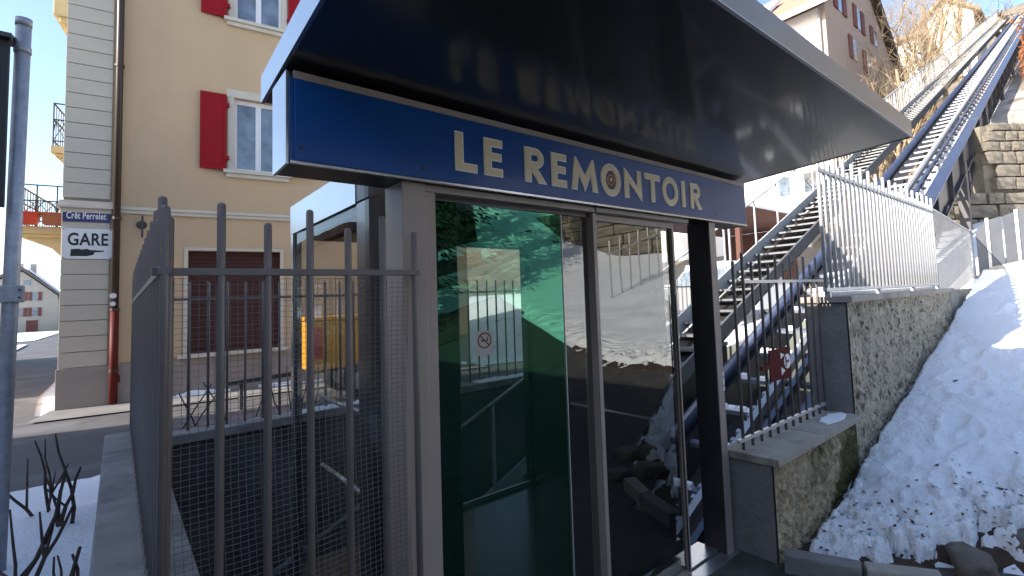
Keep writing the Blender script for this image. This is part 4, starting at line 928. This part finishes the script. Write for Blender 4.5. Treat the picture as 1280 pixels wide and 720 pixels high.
# sign pole
t = thing('sign_pole', 'galvanised round sign pole at the edge of the snow bed', 'pole', (-0.40, 4.1, 0))
MB().tube((-0.435, 4.1, 0.0), (-0.405, 4.1, 3.26), 0.031, n=20).build('tube', 'pole_grey', t, smooth=True)
MB().tube((-0.4053, 4.1, 3.255), (-0.405, 4.1, 3.30), 0.033, n=20).build('cap', 'pole_grey', t, smooth=True)
MB().tube((-0.4065, 4.1, 3.10), (-0.406, 4.1, 3.135), 0.0345, n=20).build('clamp', 'pole_grey', t, smooth=True)
c_ = MB().box(-0.475, -0.372, 4.055, 4.145, 1.71, 1.80).build('clamp', 'pole_grey', t, bevel=0.004)
for zz in (1.735, 1.775): MB().tube((-0.383, 4.05, zz), (-0.383, 4.06, zz), 0.006, n=8).build('bolt', 'iron', c_)
t = thing('notice_board', 'dark framed notice board held by the sign pole', 'board', (-0.9, 4.09, 2.3))
MB().box(-1.45, -0.448, 4.03, 4.08, 2.22, 3.14).build('panel', 'black', t, bevel=0.004)
MB().box(-1.40, -0.50, 4.020, 4.0295, 2.30, 3.06).build('pane', 'window_pane', t)
MB().prism([(3.99, 3.135), (4.13, 3.135), (4.13, 3.19), (3.99, 3.16)], 'x', -1.5, -0.437).build('rain_hood', 'dark_metal', t)
MB().box(-1.47, -0.47, 4.035, 4.075, 1.72, 1.79).build('lower_rail', 'pole_grey', t)

# ------------------------------------------------------------------ far street on the left
FH = thing('far_house', 'pale distant house with snowy gable roof at the end of the street', 'house', (-10.5, 128, 0))
x0, x1, yf = -16.5, -7.4, 124.0
MB().prism([(x0, 0), (x1, 0), (x1, 5.9), (-11.5, 10.0), (x0, 7.2)], 'y', yf, yf+10).build('wall', 'far_render', FH)
MB().prism([(x1+0.8, 5.35), (x1+0.8, 5.75), (-11.5, 10.75), (x0-0.6, 7.5), (x0-0.6, 7.1), (-11.5, 10.2)], 'y', yf-0.6, yf+10.4).build('roof', 'far_roof', FH)
MB().prism([(x1+0.6, 5.90), (x1+0.6, 6.05), (-10.9, 10.6), (-11.0, 10.45)], 'y', yf-0.3, yf+10.4).build('roof_snow', 'snow', FH)
for x in (-12.4, -10.9): MB().box(x, x+0.7, yf+3, yf+3.7, 9.6, 11.5).build('chimney', 'far_render', FH)
for z in (2.6, 5.2):
    for x in (-11.9, -10.3):
        w = MB().box(x, x+0.65, yf-0.06, yf, z, z+1.35).build('window', 'window_pane', FH)
        MB().box(x-0.42, x-0.02, yf-0.1, yf-0.01, z-0.05, z+1.4).build('shutter', 'shutter_brown', w); MB().box(x+0.67, x+1.07, yf-0.1, yf-0.01, z-0.05, z+1.4).build('shutter', 'shutter_brown', w)
MB().box(-11.3, -10.5, yf-0.06, yf, 7.7, 8.6).build('window', 'window_pane', FH)
MB().box(-10.9, -9.6, yf-0.06, yf, 0, 1.9).build('door', 'shutter_brown', FH)
FB = thing('far_house', 'second distant house with dark snowy roof behind the corner quoins', 'house', (0, 150, 0))
MB().box(-9.5, 4, 150, 160, 0, 6.8).build('wall', 'far_render', FB); MB().prism([(-10.3, 6.7), (4.5, 6.7), (-3, 11.3)], 'y', 149.4, 160.5).build('roof', 'far_roof', FB)
def car(name, label, loc, rz, m):
    t = local(thing(name, label, 'car', loc, 'cars parked on the far street', rz=rz))
    MB().prism([(-2.05, 0.28), (2.05, 0.28), (2.1, 0.7), (1.9, 0.86), (1.0, 0.95), (0.45, 1.42), (-1.2, 1.45), (-1.9, 0.98), (-2.1, 0.9)], 'y', -0.82, 0.82).build('body', m, t, bevel=0.05)
    for sg in (-1, 1): MB().prism([(0.85, 0.97), (0.38, 1.36), (-1.1, 1.38), (-1.6, 1.0)], 'y', sg*0.822, sg*0.828).build('side_window', 'window_pane', t)
    for x in (-1.3, 1.3):
        for y in (-0.8, 0.8):
            w = MB().tube((x, y-0.1, 0.31), (x, y+0.1, 0.31), 0.31, n=16).build('wheel', 'rubber', t); MB().tube((x, y-0.105, 0.31), (x, y+0.105, 0.31), 0.19, n=12).build('rim', 'steel', w)
    MB().box(2.06, 2.12, -0.75, -0.4, 0.62, 0.76).build('headlight', 'plate_white', t); MB().box(2.06, 2.12, 0.4, 0.75, 0.62, 0.76).build('headlight', 'plate_white', t)
    return t
car('parked_car', 'dark car parked in front of the pale distant house', (-12.2, 104, 0.05), 0.2, 'car_dark')
BHs = thing('mirror_house', 'unseen low brown-grey house added to darken the cabin glass reflection', 'house', (-9, 25, 0))  # added out of view, its height set by the reflections in the cabin glass
MB().box(-14, -4.8, 19, 33, 0, 4.4).build('wall', 'plinth', BHs); MB().box(-14.5, -4.4, 18.6, 33.4, 4.4, 4.7).build('roof', 'far_roof', BHs)
for z in (1.2,):
    for y in (20.5, 23.5, 26.5, 29.5):
        w = MB().box(-4.80, -4.75, y, y+1.0, z, z+1.5).build('window', 'white_frame', BHs); MB().box(-4.752, -4.74, y+0.08, y+0.92, z+0.08, z+1.42).build('pane', 'window_pane', w)
# unseen low building added out of frame on the left to shade the forecourt
N_ = thing('shade_building', 'unseen low pale building added left of the forecourt to shade it', 'building', (-8, 8, 0))
MB().box(-13, -4.4, 4.5, 11.5, 0, 5.3).build('wall', 'far_render', N_); MB().box(-13.2, -4.3, 4.4, 11.6, 5.3, 5.6).build('roof', 'far_roof', N_)
MB().box(-11, -4.42, -14.0, 4.49, 0, 4.5).build('wing', 'far_render', N_); MB().box(-11.1, -4.32, -14.1, 4.39, 4.5, 4.7).build('wing_roof', 'far_roof', N_)
for y in (4.8, 7.0, 9.2):
    w = MB().box(-4.40, -4.36, y, y+1.0, 1.0, 2.4).build('window', 'white_frame', N_); MB().box(-4.362, -4.35, y+0.08, y+0.92, 1.08, 2.32).build('pane', 'window_pane', w)

# ------------------------------------------------------------------ houses up the hill on the right
PH = thing('hillside_house', 'tall pink-grey house with brown shutters on the hillside beside the track', 'house', (34, 14, 4))
HX, HY = 28.0, 9.76
MB().prism([(HX+0.02, 3), (40.4, 3), (40.4, 17.6), (39.0, 18.6), (34.6, 22.5), (HX+0.02, 17.3)], 'y', HY, 22).build('wall', 'pink_render', PH)
MB().box(HX-0.0, HX+0.018, HY+0.35, 22, 3, 17.25).build('sun_white_wall', 'white_render', PH)  # pink house's sunlit side: sun glare put into a white colour
MB().prism([(HX-0.9, 17.35), (HX-0.9, 16.95), (34.6, 22.35), (41.6, 16.6), (41.6, 17.0), (34.6, 22.95)], 'y', HY-0.35, 23).build('roof', 'roof_tile', PH)
MB().prism([(41.75, 16.4), (41.85, 17.0), (34.6, 23.1), (34.6, 22.2)], 'y', HY-0.45, HY-0.34).build('verge', 'eave_dark', PH)
MB().prism([(41.6, 16.55), (34.6, 22.30), (34.6, 22.34), (41.6, 16.59)], 'y', HY-0.34, HY-0.002).build('verge', 'eave_dark', PH)
MB().box(HX-1.0, HX-0.9, HY-0.9, 23, 16.88, 17.18).build('gutter', 'silver_paint', PH)
MB().tube((HX-0.12, HY+0.3, 5), (HX-0.12, HY+0.3, 16.9), 0.08, n=8).build('downpipe', 'galvanised', PH)
MB().hexa([(HX+0.6, 13.2, 17.95+0.55), (HX+2.4, 13.2, 20.05), (HX+2.4, 14.6, 20.05), (HX+0.6, 14.6, 18.5), (HX+0.55, 13.2, 18.75), (HX+2.35, 13.2, 20.25), (HX+2.35, 14.6, 20.25), (HX+0.55, 14.6, 18.75)]).build('skylight', 'white_frame', PH)
def hwin(x, z0, z1, both=True, wd=0.75):
    w = MB().box(x, x+wd, HY-0.04, HY, z0, z1).build('window', 'window_pane', PH)
    MB().box(x-0.62, x-0.03, HY-0.09, HY-0.01, z0-0.05, z1+0.05).build('shutter', 'shutter_brown', w)
    if both: MB().box(x+wd+0.03, x+wd+0.62, HY-0.09, HY-0.01, z0-0.05, z1+0.05).build('shutter', 'shutter_brown', w)
for (x, z0, z1, bt) in ((30.0, 17.75, 19.1, True), (33.2, 17.75, 19.1, True), (36.3, 17.75, 18.8, False), (32.0, 15.4, 16.7, False), (34.4, 15.1, 16.5, False), (31.8, 12.6, 13.9, True), (35.6, 12.3, 13.6, True), (37.4, 13.8, 14.6, False)): hwin(x, z0, z1, bt)
for z0 in (6.95, 9.9, 12.9, 15.3):
    for y in (11.2, 12.7, 14.0, 16.5, 18.5):
        hz = 1.25
        if z0 > 12 and y not in (11.2, 14.0): continue
        w = MB().box(HX-0.05, HX-0.003, y-0.42, y+0.42, z0, z0+hz).build('window', 'white_frame', PH); MB().box(HX-0.07, HX-0.051, y-0.34, y+0.34, z0+0.08, z0+hz-0.08).build('pane', 'window_pane', w)
MB().box(HX-2.2, HX-0.02, 10.5, 22, 3.0, 5.6).build('terrace', 'white_render', PH)
WB = thing('white_house', 'white sunlit apartment house behind the bare trees up the hill', 'house', (60, 18, 18))
MB().box(58, 72, 11.5, 26, 12, 26.5).build('wall', 'white_render', WB)
MB().box(57.4, 72.5, 10.9, 26.6, 26.5, 26.9).build('roof', 'roof_tile', WB)
for z in (16.5, 19.5, 22.5, 24.8):
    for y in (12.6, 14.9, 17.2, 19.5, 21.8, 24.1):
        w = MB().box(57.95, 57.995, y-0.5, y+0.5, z-0.8, z+0.7).build('window', 'white_frame', WB); MB().box(57.93, 57.949, y-0.42, y+0.42, z-0.72, z+0.62).build('pane', 'window_pane', w)
    for y0 in (11.6, 19):
        MB().box(56.9, 57.94, y0+1.6, y0+5.0, z-1.1, z-0.95).build('balcony', 'cornice', WB)
WB2 = thing('white_house', 'small pale chalet house near the top of the staircase', 'house', (70, 9, 28))
MB().prism([(8.0, 22), (13, 22), (13, 31.0), (10.5, 33), (8.0, 31.0)], 'x', 66, 74).build('wall', 'white_render', WB2)
MB().prism([(7.3, 30.6), (7.3, 30.2), (10.5, 32.9), (13.7, 30.2), (13.7, 30.6), (10.5, 33.4)], 'x', 65.3, 74.5).build('roof', 'roof_tile', WB2)
for y in (9.2, 11.4): MB().box(65.95, 65.995, y-0.4, y+0.4, 27.6, 29).build('window', 'window_pane', WB2)
# low brown shed and snowy car seen beyond the stairs
SH = thing('brown_shed', 'low brown timber shelter with snow on its roof beyond the staircase', 'shed', (17, 9.0, 1.5))
for (x, y) in ((14.5, 8.2), (14.5, 11), (18.5, 8.2), (18.5, 11)): MB().box(x-0.08, x+0.08, y-0.08, y+0.08, 0.6, 4.0).build('post', 'timber_red', SH)
MB().box(14.0, 19.0, 7.7, 11.5, 4.0, 4.28).build('roof', 'timber_red', SH); MB().box(13.95, 19.05, 7.65, 11.55, 4.281, 4.36).build('roof_snow', 'snow', SH)
MB().box(18.3, 18.45, 8.3, 10.9, 1.5, 3.9).build('back_wall', 'timber_red', SH)
c_ = car('parked_car', 'snow-covered car parked under the brown timber shelter', (12.6, 8.0, 0.85), 1.4, 'car_silver'); c_['group'] = 'cars parked near the staircase'
b = MB(); b.prism([(-1.2, 1.44), (0.45, 1.42), (0.4, 1.58), (-1.1, 1.60)], 'y', -0.75, 0.75).prism([(1.0, 0.96), (1.9, 0.87), (1.85, 0.98), (1.0, 1.07)], 'y', -0.75, 0.75); b.build('snow_load', 'snow', c_, bevel=0.03)
t = thing('round_sign', 'round mauve sign on a thin post beyond the staircase', 'sign', (8.6, 5.6, 0.2))
MB().tube((9.2, 5.55, 0.1), (9.2, 5.55, 3.1), 0.025, n=8).build('post', 'galvanised', t)
MB().tube((9.17, 5.55, 3.18), (9.155, 5.55, 3.18), 0.17, n=24).build('disc', 'mauve', t)

# ------------------------------------------------------------------ trees
def bare_tree(x, y, z, hgt, label, seed, levels=4, spread=0.55, lean=0.0, mats=('bark', 'twig_pale'), group='bare trees on the hillside', r0=None, nb=3):
    rng = random.Random(seed); t = thing('bare_tree', label, 'tree', (x, y, z), group)
    tk, cr = MB(), MB()
    def grow(p, d, L, r, lv):
        n = 4 if lv < 2 else 3; tgt = tk if lv < 2 else cr; pts = [p.copy()]; rs = [r]
        for i in range(n):
            d = (d+Vector((rng.uniform(-1, 1), rng.uniform(-1, 1), rng.uniform(-0.4, 0.8)))*(0.10+0.07*lv)).normalized(); p = p+d*L/n; pts.append(p.copy()); rs.append(r*(1-0.55*(i+1)/n))
        tgt.path(pts, rs, 7 if lv == 0 else (5 if lv == 1 else 3))
        if lv >= levels: return
        k = nb+lv if lv < 2 else nb+1
        if lv == 0: k = nb+5
        for i in range(k):
            f = rng.uniform(0.35, 1.0) if lv else rng.uniform(0.25, 1.0); j = min(n-1, int(f*n)); q = pts[j].lerp(pts[j+1], f*n-j)
            dd = (pts[j+1]-pts[j]).normalized(); sd = Vector((rng.uniform(-1, 1), rng.uniform(-1, 1), rng.uniform(-0.2, 0.6))).normalized()
            grow(q, (dd*(1-spread)+sd*spread).normalized(), L*rng.uniform(0.42, 0.68)*(1.1-0.4*f if lv == 0 else 1), max(0.006, rs[j]*0.5), lv+1)
    grow(Vector((x, y, z-0.3)), Vector((lean, lean*0.3, 1)).normalized(), hgt*0.72, r0 or hgt*0.016, 0)
    tk.build('trunk', mats[0], t, smooth=True, fix=False); cr.build('crown', mats[1], t, fix=False)
    return t
specs = [(22, 6.9, 7.5), (25.5, 6.4, 9.0), (27.0, 7.6, 8.5), (31, 6.7, 10), (34, 7.8, 10.5), (38, 7.6, 11.5), (42, 8.4, 12), (44, 10.5, 13), (47, 8.0, 13.0), (52, 9.6, 13), (57, 8.3, 12), (64, 9.4, 11), (49, 12, 12), (36, 9.2, 8)]
looks = ['slim bare tree beside the lower staircase', 'bare tree close to the stair handrail below the pink-grey house', 'bare bushy tree under the eaves of the pink-grey house', 'tall bare tree at the far corner of the pink-grey house', 'pale bare tree between the pink-grey house and the staircase', 'broad bare tree beside the middle of the staircase', 'tall sunlit bare tree in front of the white apartment house', 'bare tree against the white apartment house wall', 'large bare tree leaning beside the upper staircase', 'bare tree behind the large leaning tree', 'bare tree beside the top of the staircase', 'bare tree in front of the small chalet house', 'slender bare tree behind the white-house trees', 'low bare tree behind the pink-grey house corner']
for i, (x, y, hg) in enumerate(specs): bare_tree(x, y, h(x, y), hg, looks[i], 40+i, 4, 0.5, random.uniform(-0.12, 0.12))
bare_tree(70, 6.2, h(70, 6.2), 7, 'dark spreading pollarded tree at the top of the track', 77, 4, 0.75, 0, ('bark_dark', 'twig'), r0=0.45)
# rust-leaved hedge right of the track
def leafy(name, label, cat, c, rad, n, m, seed, size=0.07, stemr=0.03):
    rng = random.Random(seed); t = thing(name, label, cat, (c[0], c[1], c[2]-rad[2])); b = MB()
    for _ in range(n):
        while True:
            p = Vector((rng.uniform(-1, 1), rng.uniform(-1, 1), rng.uniform(-1, 1)))
            if p.length < 0.75+0.35*fbm(p.x*2+seed, p.y*2, p.z*2): break
        p = Vector((c[0]+p.x*rad[0], c[1]+p.y*rad[1], c[2]+p.z*rad[2])); a = Vector((rng.uniform(-1, 1), rng.uniform(-1, 1), rng.uniform(-1, 1))).normalized(); q = a.orthogonal().normalized(); s_ = size*rng.uniform(0.6, 1.3)
        b.add([p-a*s_, p+q*s_*0.6, p+a*s_, p-q*s_*0.6], [(0, 1, 2, 3)])
    b.build('crown', m, t, fix=False)
    b = MB()
    for k in range(7): b.tube((c[0]+rng.uniform(-.3, .3)*rad[0], c[1]+rng.uniform(-.3, .3)*rad[1], c[2]-rad[2]), (c[0]+rng.uniform(-.7, .7)*rad[0], c[1]+rng.uniform(-.7, .7)*rad[1], c[2]+rad[2]*0.6), stemr, stemr*0.4, 5)
    b.build('trunk', 'bark', t)
    return t
leafy('beech_hedge', 'rust-brown leafy beech hedge right of the track above the stone wall', 'hedge', (24.5, 1.15, h(24.5, 1.15)+0.75), (5.5, 0.65, 0.95), 3800, 'beech_leaf', 4)
leafy('dry_shrub', 'dry orange-leaved shrub beside the track behind the canopy corner', 'shrub', (11.2, 3.66, 3.3), (0.35, 0.22, 0.30), 260, 'beech_leaf', 6, 0.06)
# trees behind the camera, mirrored in the door glass
def conifer(x, y, hgt, label, seed):
    rng = random.Random(seed); z = h(x, y); t = thing('conifer', label, 'tree', (x, y, z), 'dark conifers across the path'); b = MB(); b.tube((x, y, z-0.5), (x, y, z+hgt), hgt*0.02, 0.02, 8); b.build('trunk', 'bark_dark', t); b = MB()
    for i in range(5200):
        f = rng.random()**0.8; zz = z+hgt*(0.10+0.9*f); r = hgt*0.24*(1-f)*(0.55+0.45*math.sin(f*46))*rng.uniform(0.25, 1.0)+0.05; a = rng.uniform(0, 6.28); L_ = 0.14+0.26*(1-f)
        p = Vector((x+r*math.cos(a), y+r*math.sin(a), zz-0.12*r)); o_ = Vector((math.cos(a), math.sin(a), -0.45)).normalized(); sd = Vector((-math.sin(a), math.cos(a), rng.uniform(-.3, .3)))
        b.add([p-o_*L_*0.4, p+sd*L_*0.22, p+o_*L_*0.6, p-sd*L_*0.22], [(0, 1, 2, 3)])
    b.build('crown', 'needle', t, fix=False)
for i, (x, y, hg) in enumerate(((1.5, -13, 11), (4.0, -11.5, 12), (6.3, -12.0, 13), (8.8, -14.5, 13), (-2, -15, 10), (12.0, -18, 12), (5.0, -15.5, 14))):
    conifer(x, y, hg, ['dark conifer straight across the path from the doors', 'broad dark conifer at the edge of the snow slope', 'tall dark conifer standing in the snow slope', 'dark conifer near the stone retaining wall', 'dark conifer at the left end of the row across the path', 'dark conifer behind the one near the stone wall', 'tallest dark conifer at the back of the row'][i], 60+i)
